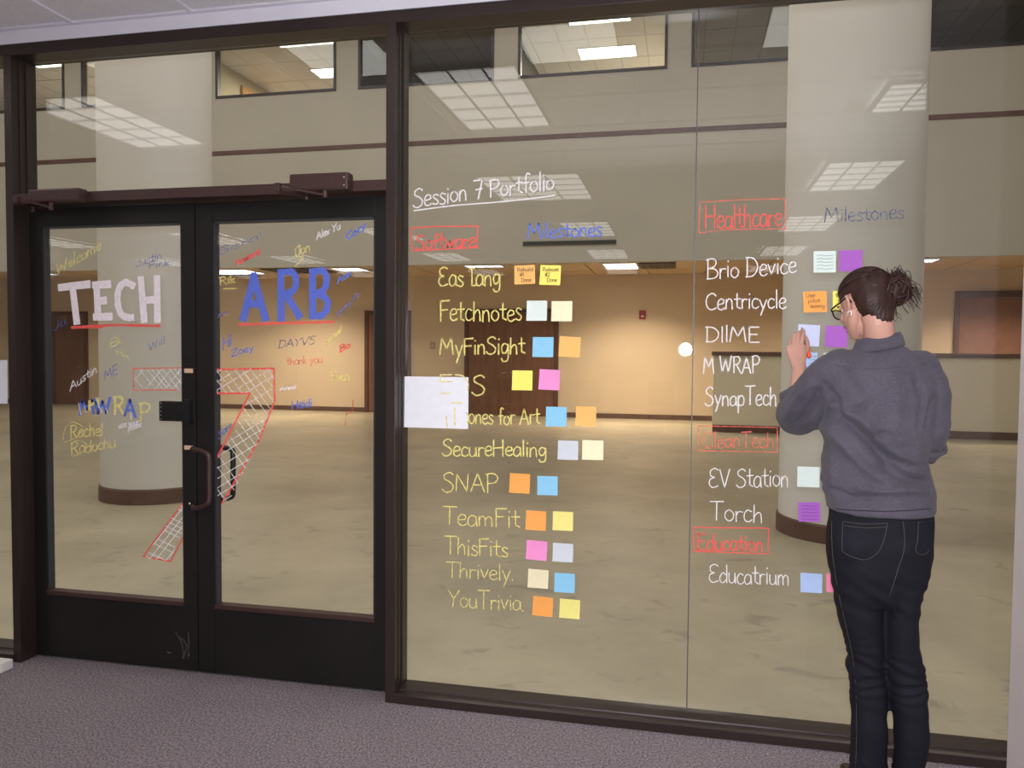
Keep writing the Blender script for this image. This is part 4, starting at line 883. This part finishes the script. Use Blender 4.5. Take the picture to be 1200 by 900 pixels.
# other hand, hanging loosely curled in front of her
pr = at(1032, 553, -.165); up2 = (pr-wrR).normalized(); sd2 = Vector((0, .2, 1)); sd2 = (sd2-up2*sd2.dot(up2)).normalized()
palm(wrR, pr, up2, sd2, .037, .017)
for q, (dz, l_) in enumerate(((.027, .9), (.009, 1.0), (-.009, .94), (-.026, .76))):
    b0 = pr+sd2*dz; n2 = Vector((-.2, -.5, -.1)).normalized()
    capsule(bm, [b0, b0+up2*.040*l_+n2*.006, b0+up2*.060*l_+n2*.028, b0+up2*.052*l_+n2*.046], [.0086, .008, .0076, .0066], 12, 4)
tb_ = wrR.lerp(pr, .35)+sd2*.026
capsule(bm, [tb_, tb_+sd2*.026+up2*.022, tb_+sd2*.030+up2*.050, tb_+sd2*.022+up2*.070], [.012, .0095, .0088, .0075], 12, 4)
me = fuse(bm, .0030, 3, .4)
body = link('body', me, MT['skin'], PW, True); body['label'] = 'fair skin of head, neck, forearms and hands'

# nails and knuckle shade of the writing hand are too small; lips, eyes
for s in (-1, 1):
    q = bmesh.new(); hell(q, (s*.030, .062, .004), (.0118, .0118, .0118), 16); e_ = fin('eye', q, MT['eyew'], PW, True)
    q = bmesh.new(); hell(q, (s*.030, .0785, .002), (.0052, .0022, .0052), 12); fin('iris', q, MT['iris'], e_, True)
    q = bmesh.new(); capsule(q, [hp(s*.016, .084, .024), hp(s*.030, .087, .028), hp(s*.044, .078, .023)], [.002, .003, .0018], 8); fin('eyebrow', q, MT['hair'], PW, True)
q = bmesh.new(); hell(q, (0, .0905, -.056), (.019, .005, .0042), 14); hell(q, (0, .0895, -.064), (.016, .0055, .0048), 14); fin('lips', q, MT['lips'], PW, True)

# ---- hair: cap, bun, strands
bm = bmesh.new(); hell(bm, (0, -.016, .030), (.0815, .099, .088), 48)
hell(bm, (0, -.040, .002), (.074, .074, .080), 32); hell(bm, (0, -.057, -.040), (.051, .041, .048), 24); hell(bm, (0, -.062, -.068), (.037, .033, .034), 24)
me = fuse(bm, .0045, 14, .5)
# cut the hair cap back to a hairline
bm = bmesh.new(); bm.from_mesh(me); dead = []
HI = HR.transposed()
for v in bm.verts:
    l = HI @ (v.co-HC)
    front = l.y > .035 and l.z < .055+.15*(l.y-.06)
    ear = abs(l.x) > .045 and l.y > -.034 and l.z < .022 or l.z < -.035 and l.y > -.03
    if front and l.z < .062 or ear: dead.append(v)
    g = noise.noise(Vector((l.x*60, 3, l.z*4+l.y*6)))*.0022+noise.noise(Vector((l.x*22, 1, l.z*3)))*.0015
    ang = math.atan2(l.z-.02, l.x); g += .0012*math.sin(ang*46+l.y*8)
    v.co += v.normal*g
bmesh.ops.delete(bm, geom=dead, context='VERTS')
me = bpy.data.meshes.new('hair'); bm.to_mesh(me); bm.free()
hair = link('hair', me, MT['hair'], PW, True); sol = hair.modifiers.new('s', 'SOLIDIFY'); sol.thickness = .006; sol.offset = -1
hair['label'] = 'dark brown hair pulled back'
BN = at(1048, 340, -.50)
rnd = random.Random(5)
bm = bmesh.new(); ellipsoid(bm, BN, (.046, .044, .044), seg=24); ellipsoid(bm, BN.lerp(HC, .35), (.040, .040, .040), seg=20)
for k in range(46):
    ax_ = Vector((rnd.gauss(0, 1), rnd.gauss(0, 1), rnd.gauss(0, 1))).normalized(); u_ = ax_.orthogonal().normalized(); v_ = ax_.cross(u_)
    R_ = rnd.uniform(.036, .052); off = ax_*rnd.uniform(-.016, .016); a0 = rnd.uniform(0, 6.28); sp = rnd.uniform(1.8, 4.4)
    pts = [BN+off+(u_*math.cos(a0+sp*i/9)+v_*math.sin(a0+sp*i/9))*R_*(1-.10*math.sin(i)) for i in range(10)]
    tube(bm, pts, [.0015]+[rnd.uniform(.0035, .0065)]*8+[.0015], 6)
bun = fin('hair_bun', bm, MT['hair'], PW, True); bun['label'] = 'messy bun with loose curls'
bm = bmesh.new()
for k in range(70):
    a = rnd.uniform(-.9, 2.2); d_ = Vector((math.cos(a), rnd.uniform(-.6, .5), math.sin(a))).normalized(); p = BN+d_*.040; c_ = Vector((rnd.uniform(-1, 1), rnd.uniform(-1, 1), rnd.uniform(-1, 1)))*.014
    l_ = rnd.uniform(.018, .050); tube(bm, smooth_path([p, p+d_*l_*.5+c_, p+d_*l_*.8+Vector((.004, 0, -.012))+c_, p+d_*l_*.75+Vector((.012, 0, -.03))+c_*.5], 3), [.0011]*9+[.0004], 4)
for k in range(26):
    s = rnd.choice((-1, 1)); p = hp(s*rnd.uniform(.01, .05), -.075, -.05+rnd.uniform(-.015, .01)); tube(bm, [p, p+Vector((rnd.uniform(-.004, .014), -.006, -.014)), p+Vector((rnd.uniform(-.004, .02), -.006, -.03))], [.0010, .0008, .0004], 4)
for k in range(170):           # combed strands from the brow back to the bun
    u0 = rnd.uniform(-1.45, 1.45); pts = []
    for i in range(9):
        t = i/8; y = .070-.165*t; rr_ = math.sqrt(max(.02, 1-((y+.016)/.101)**2))
        aa = u0*(1-.25*t); pts.append(hp(math.sin(aa)*.0825*rr_, y, .030+math.cos(aa)*.0890*rr_))
    pts = [p for p in pts if not (abs((HI @ (p-HC)).x) > .05 and (HI @ (p-HC)).z < .03 and (HI @ (p-HC)).y > -.02) and not ((HI @ (p-HC)).y > .035 and (HI @ (p-HC)).z < .06)]
    if len(pts) > 3: tube(bm, pts, [.0004]+[rnd.uniform(.0008, .0016)]*(len(pts)-2)+[.0004], 4)
st_ = fin('hair_strands', bm, MT['hair'], PW, True); st_['kind'] = 'stuff'

# ---- glasses and earring
q = bmesh.new()
for s in (-1, 1):
    rim = [hp(s*(.033+.025*math.cos(a)*(1.05)), .098-.010*abs(math.cos(a))*(1 if math.cos(a)*s*s > 0 else 0), .002+.0165*math.copysign(abs(math.sin(a))**.8, math.sin(a))) for a in (2*math.pi*k/20 for k in range(21))]
    tube(q, rim, .0025, 8, caps=False)
    tube(q, smooth_path([hp(s*.059, .090, .010), hp(s*.074, .070, .012), hp(s*.080, .02, .012), hp(s*.081, -.018, .014), hp(s*.078, -.032, -.008)], 4), .0027, 8, flat=1.0)
tube(q, [hp(-.009, .099, .006), hp(0, .102, .008), hp(.009, .099, .006)], .0024, 8)
gl_ = fin('glasses', q, MT['spectacle'], PW, True); gl_['label'] = 'black framed glasses'
for s in (-1, 1):
    q = bmesh.new(); ellipsoid(q, hp(s*.033, .096, .002), (.024, .0012, .015), HR, 20); fin('lens', q, MT['lensclear'], gl_, True)
for s in (-1, 1):
    q = bmesh.new(); c_ = hp(s*.0775, -.010, -.038); tube(q, [c_+Vector((.0065*math.cos(a), 0, .0085*math.sin(a))) for a in (2*math.pi*k/14 for k in range(15))], .0013, 6, caps=False)
    er = fin('earring', q, MT['steel'], PW, True); er['label'] = 'small silver hoop earring'

# ---- shirt
bm = bmesh.new()
SR = [(406, 1008, 1056, BY, .062), (414, 990, 1074, BY, .078), (422, 974, 1088, BY, .092), (434, 968, 1094, BY, .108), (455, 967, 1097, BY, .122), (485, 966, 1094, BY, .128), (515, 965, 1088, BY, .122), (540, 965, 1085, BY, .116),
      (562, 966, 1091, BY, .122), (582, 968, 1094, BY, .130), (593, 969, 1094, BY, .134), (598, 970, 1093, BY, .134)]
loft(bm, rows(SR), 56, 2.35)
capsule(bm, [at(984, 436, BY), at(962, 456, -.41), at(943, 479, -.335), at(938, 488, -.275)], [.078, .080, .074, .068], 28, 6)
capsule(bm, [at(938, 488, -.275), at(930, 486, -.235), at(934, 470, -.190)], [.068, .062, .052], 28, 6)
capsule(bm, [at(1076, 436, BY), at(1088, 460, BY), at(1089, 488, BY), at(1089, 506, BY+.01), at(1084, 518, BY+.05), at(1070, 530, BY+.14)], [.070, .064, .062, .058, .054, .046], 28, 6)
me = fuse(bm, .0062, 5, .5)
# folds: long creases and hollows pressed into the cloth, defined on the back (x, z)
def P2(x, y): p = at(x, y, BY-.12); return Vector((p.x, p.z))
FOLDS = [  # polyline px, width m, depth m
 ([(982, 487), (1000, 500), (1022, 522), (1046, 548), (1072, 568)], .014, -.010), ([(984, 478), (1010, 492), (1034, 514), (1058, 536), (1088, 552)], .016, .007),
 ([(992, 482), (1010, 478), (1018, 470)], .010, -.007), ([(968, 498), (990, 520), (1014, 548), (1040, 566)], .016, .006),
 ([(1030, 545), (1056, 560), (1090, 566)], .009, -.008), ([(1036, 534), (1062, 544), (1090, 548)], .010, -.006), ([(1004, 572), (1034, 576), (1066, 574), (1090, 578)], .010, .006), ([(975, 575), (1000, 584), (1030, 582)], .009, -.005),
 ([(1048, 450), (1050, 490), (1046, 515)], .022, .003), ([(1016, 515), (1034, 508), (1048, 514)], .010, -.005), ([(1024, 500), (1042, 522), (1052, 528)], .008, -.005), ([(975, 455), (985, 475), (984, 490)], .010, -.008), ([(968, 452), (958, 478), (944, 500)], .012, -.006),
 ([(955, 450), (940, 478), (930, 500)], .010, .005), ([(1096, 470), (1090, 500), (1094, 515)], .010, -.005), ([(1075, 440), (1084, 470), (1080, 500)], .012, -.006), ([(972, 590), (980, 560), (978, 530)], .010, .004),
 ([(970, 470), (955, 492), (940, 508)], .007, -.005), ([(985, 430), (1000, 445), (1010, 470)], .016, -.003)]
FD = [([P2(*p) for p in pl], w_, d_) for pl, w_, d_ in FOLDS]
def segd(p, a, b):
    ab = b-a; t = max(0, min(1, (p-a).dot(ab)/ab.length_squared)); return (p-a-ab*t).length, t
bm = bmesh.new(); bm.from_mesh(me); bm.normal_update()
zh = at(1030, 599, BY).z
for v in bm.verts:
    p = Vector((v.co.x, v.co.z)); g = 0
    if v.normal.y < .35:
        for pl, w_, d_ in FD:
            m_ = 9
            for i in range(len(pl)-1):
                dd, t = segd(p, pl[i], pl[i+1]); m_ = min(m_, dd)
            if m_ < 3*w_:
                e0 = min(1, min((p-pl[0]).length, (p-pl[-1]).length)/.03); g += 2.9*d_*math.exp(-(m_/w_)**2)*(.35+.65*e0)
    g = max(g, -.026)
    g += .0040*noise.noise(v.co*11)+.0050*(.5-abs(noise.noise(Vector((v.co.x*9-v.co.z*8, v.co.y*9, v.co.z*20)))))+.0018*noise.noise(v.co*34)
    v.co += v.normal*g
me = bpy.data.meshes.new('shirt'); bm.to_mesh(me); bm.free()
shirt = link('shirt', me, MT['shirt'], PW, True); shirt['label'] = 'grey-blue chambray shirt with rolled sleeves'
def bvh(o):
    m = o.data; return BVHTree.FromPolygons([v.co.copy() for v in m.vertices], [tuple(p.vertices) for p in m.polygons])
sb = bvh(shirt)
def drape(tree, px, r, m, name, parent, lab=None, off=.0008, k=4, lift=0):
    """thread or seam laid on the cloth"""
    q = bmesh.new()
    for pl in px:
        pts = []
        for v in smooth_path([(x, y, 0) for x, y in pl], k):
            d = ray(v.x, v.y).normalized(); h = tree.ray_cast(CAM, d)
            if h[0] is not None and h[0].y > -1.2: pts.append(h[0]+h[1]*off*(1 if h[1].dot(d) < 0 else -1))
        if len(pts) > 1: tube(q, pts, r, 6)
    o = fin(name, q, m, parent, True)
    if lab: o['label'] = lab
    return o
drape(sb, [[(978, 427), (1010, 432), (1045, 431), (1084, 427)]], .0012, MT['shirt'], 'yoke_seam', shirt)
drape(sb, [[(966, 580), (972, 594)], [(974, 596), (1010, 598.5), (1050, 599), (1090, 596)]], .0012, MT['denim'], 'hem_seam', shirt)
# collar band and fall
bm = bmesh.new(); rr = []
cc = at(1029, 401, BY-.005)
prof = [(.055, .050, -.022), (.062, .060, -.004), (.063, .060, .010), (.060, .057, .020), (.064, .061, .022), (.071, .070, .008), (.077, .077, -.012), (.079, .080, -.024), (.076, .077, -.026), (.070, .070, -.010)]
n = 56; R0 = []
for a_, b_, z in prof:
    ring = []
    for k in range(n):
        t = 2*math.pi*k/n; fr = max(0, math.sin(t)); ring.append(bm.verts.new(cc+Vector((a_*1.02*math.cos(t), b_*math.sin(t), z-.022*fr+.20*a_*math.cos(t)))))
    R0.append(ring)
for i in range(len(prof)):
    a_, b_ = R0[i], R0[(i+1) % len(prof)]
    for k in range(n): bm.faces.new((a_[k], a_[(k+1) % n], b_[(k+1) % n], b_[k]))
col_ = fin('collar', bm, MT['shirt'], shirt, True)
# rolled cuffs
def cuff(c, ax, r, h, lab):
    ax = ax.normalized(); u_ = ax.orthogonal().normalized(); v_ = ax.cross(u_); q = bmesh.new(); n = 36
    prof = [(r*.88, -h*.5), (r*1.02, -h*.55), (r*1.08, -h*.2), (r*1.06, h*.2), (r*1.10, h*.5), (r*.98, h*.55), (r*.90, h*.3), (r*.84, -h*.2)]
    R1 = []
    for a_, z in prof:
        R1.append([q.verts.new(c+(u_*math.cos(t)+v_*math.sin(t))*a_*(1+.06*math.sin(3*t+z*80))+ax*(z+.006*math.sin(2*t))) for t in (2*math.pi*k/n for k in range(n))])
    for i in range(len(prof)):
        a_, b_ = R1[i], R1[(i+1) % len(prof)]
        for k in range(n): q.faces.new((a_[k], a_[(k+1) % n], b_[(k+1) % n], b_[k]))
    o = fin('cuff', q, MT['shirt'], shirt, True); o['label'] = lab; return o
cuff(at(933, 470, -.195), Vector((at(936, 450, -.165)-at(930, 486, -.235))), .054, .045, 'rolled cuff of the raised left sleeve')
cuff(at(1086, 520, BY+.03), Vector((-.45, .75, -.5)), .056, .05, 'rolled cuff of the right sleeve')
# pointed cuff ends sticking out
q = bmesh.new(); a = at(923, 484, -.25); tip = at(911.5, 490.5, -.25); b = at(928, 502, -.26)
def flap(q, a, tip, b, th=.006):
    vs = [q.verts.new(p+Vector((0, s*th, 0))) for s in (-1, 1) for p in (a, tip, b)]
    q.faces.new(vs[:3]); q.faces.new(vs[3:][::-1])
    for i in range(3): j = (i+1) % 3; q.faces.new((vs[i], vs[j], vs[3+j], vs[3+i]))
flap(q, a, tip, b); fin('cuff_corner', q, MT['shirt'], shirt); q = bmesh.new(); a = at(1093, 524, -.46); tip = at(1107, 530, -.46); b = at(1092, 535, -.46); flap(q, a, tip, b)
fin('cuff_corner', q, MT['shirt'], shirt)

# ---- jeans
bm = bmesh.new()
JR = [(586, 973, 1089, BY, .118), (602, 971, 1091, BY, .122), (622, 968, 1092, BY, .126), (645, 967, 1091, BY-.005, .130), (668, 970, 1086, BY-.008, .126), (690, 975, 1080, BY-.008, .112), (706, 981, 1074, BY-.005, .092)]
loft(bm, rows(JR), 48, 2.5)
ellipsoid(bm, at(1005, 640, BY-.056), (.080, .078, .085)); ellipsoid(bm, at(1053, 640, BY-.056), (.076, .078, .085))
JL = [(660, 975, 1034, BY, .085), (680, 973, 1034, BY, .098), (700, 977, 1035, BY, .098), (733, 984, 1035, BY, .090), (751, 989, 1035.5, BY, .083), (767, 993, 1035.5, BY, .077), (784, 993, 1036, BY, .073), (800, 995, 1038, BY-.005, .073), (844, 997, 1040, BY-.012, .074), (885, 995, 1038.5, BY-.008, .070), (915, 994, 1040, BY-.004, .068), (937, 993, 1041, BY, .066)]
JRr = [(660, 1030, 1082, BY-.02, .085), (680, 1030, 1081, BY-.02, .098), (700, 1034, 1077, BY-.02, .098), (733, 1035, 1074, BY-.02, .088), (751, 1036, 1075.5, BY-.02, .082), (780, 1038, 1082, BY-.025, .075), (811, 1042, 1085.5, BY-.03, .074), (855, 1048, 1088, BY-.035, .074), (890, 1047, 1083, BY-.03, .070), (915, 1046, 1084, BY-.025, .068), (937, 1045, 1085, BY-.02, .066)]
loft(bm, rows(JL), 36, 2.1); loft(bm, rows(JRr), 36, 2.1)
me = fuse(bm, .0062, 12, .5)
bm = bmesh.new(); bm.from_mesh(me); bm.normal_update(); cxl = at(1014, 790, BY).x; cxr = at(1060, 790, BY).x
zk = at(1030, 785, BY).z; zc = at(1030, 700, BY).z
for v in bm.verts:
    z = v.co.z; side = cxl if v.co.x < (cxl+cxr)/2 else cxr; lx = v.co.x-side
    kn_ = math.exp(-((z-zk)/.075)**2); th_ = math.exp(-((z-zc-.02)/.07)**2); an = math.exp(-((z-.10)/.07)**2)
    f_ = math.sin((z*1.0+lx*.30*math.sin(z*40))*175+2.5*noise.noise(v.co*9))
    g = .0042*kn_*f_+.0018*an*math.sin(z*190+lx*40)+.0024*th_*math.sin((z+lx*.6)*120+3*noise.noise(v.co*7))
    g += .0045*noise.noise(Vector((v.co.x*11+v.co.z*5, v.co.y*10, v.co.z*17)))
    if z < zk: g += .002*math.sin(lx*90+z*10)
    v.co += v.normal*g
me = bpy.data.meshes.new('jeans'); bm.to_mesh(me); bm.free()
jeans = link('jeans', me, MT['denim'], PW, True); jeans['label'] = 'dark denim jeans'
jb = bvh(jeans)
pocketL = [[(988, 611), (987, 640), (990, 648), (1012, 656), (1028, 648), (1036, 632), (1040, 613)], [(988, 611), (1014, 614), (1040, 613)], [(989, 616), (1014, 618.5), (1039, 617.5)]]
pocketR = [[(1076, 612), (1075, 632), (1073, 646), (1082, 650), (1090, 644)], [(1076, 612), (1091, 610)]]
drape(jb, pocketL, .0009, MT['thread'], 'pocket_stitching', jeans); drape(jb, pocketR, .0009, MT['thread'], 'pocket_stitching', jeans)
drape(jb, [[(970, 608), (1010, 609.5), (1055, 609), (1091, 606)]], .0009, MT['denim'], 'waistband_seam', jeans)
drape(jb, [[(1058, 609), (1060, 640), (1052, 668), (1042, 700)], [(975, 610), (976, 650), (984, 700), (1001, 780), (1004, 850), (1003, 898)]], .0009, MT['thread'], 'side_seam', jeans)
for x in (1034, 1058):
    q = bmesh.new(); p = at(x, 604, BY-.122); box(q, p.x-.005, p.x+.005, p.y-.002, p.y+.012, p.z-.018, p.z+.018, .002); fin('belt_loop', q, MT['denim'], jeans)
# shoes
for f_, dx in ((ftL, -.02), (ftR, .02)):
    q = bmesh.new()
    capsule(q, [Vector((f_.x, f_.y-.04, .034)), Vector((f_.x+dx*.3, f_.y+.05, .036)), Vector((f_.x+dx, f_.y+.135, .028)), Vector((f_.x+dx*1.4, f_.y+.185, .024))], [.039, .040, .036, .022], 18)
    for v in q.verts:
        if v.co.z < .004: v.co.z = .004
    box(q, f_.x-.034, f_.x+.034, f_.y-.075, f_.y+.0, 0, .014, .004); box(q, f_.x+dx*.8-.038, f_.x+dx*.8+.038, f_.y, f_.y+.18, 0, .010, .004)
    fin('shoe', q, MT['shoe'], PW, True)

# ---- the marker in her hand
mt0 = at(939.5, 383.5, -.0255); mt1 = at(948.5, 419, -.105); dv = (mt1-mt0).normalized(); Lm = (mt1-mt0).length
mk = empty('marker', tuple(mt1), 'orange marker with dark barrel held in her raised hand', 'marker')
q = bmesh.new(); tube(q, [mt0, mt0+dv*.008], [.0016, .0028], 12); fin('tip', q, MT['mk_tip'], mk, True)
q = bmesh.new(); tube(q, [mt0+dv*.008, mt0+dv*.016, mt0+dv*.019, mt0+dv*(Lm*.62)], [.0045, .006, .0072, .0072], 16); fin('barrel', q, MT['mk_dark'], mk, True)
q = bmesh.new(); tube(q, [mt0+dv*(Lm*.60), mt0+dv*(Lm*.61), mt1-dv*.004, mt1], [.0074, .0086, .0084, .006], 16); fin('cap', q, MT['mk_orange'], mk, True)

# ================================================================ origins: every top-level mesh stands at the foot of its own shape
for o in [o for o in COL.objects if o.parent is None and o.type == 'MESH']:
    vs_ = [v.co for v in o.data.vertices]
    if not vs_: continue
    c = Vector(((min(v.x for v in vs_)+max(v.x for v in vs_))/2, (min(v.y for v in vs_)+max(v.y for v in vs_))/2, min(v.z for v in vs_)))
    # keep procedural patterns where they are: only small things are moved
    if max((v-c).length for v in vs_) > 3: continue
    o.data.transform(Matrix.Translation(-c)); o.location = c
    for ch in o.children: ch.matrix_parent_inverse = Matrix.Translation(-c)
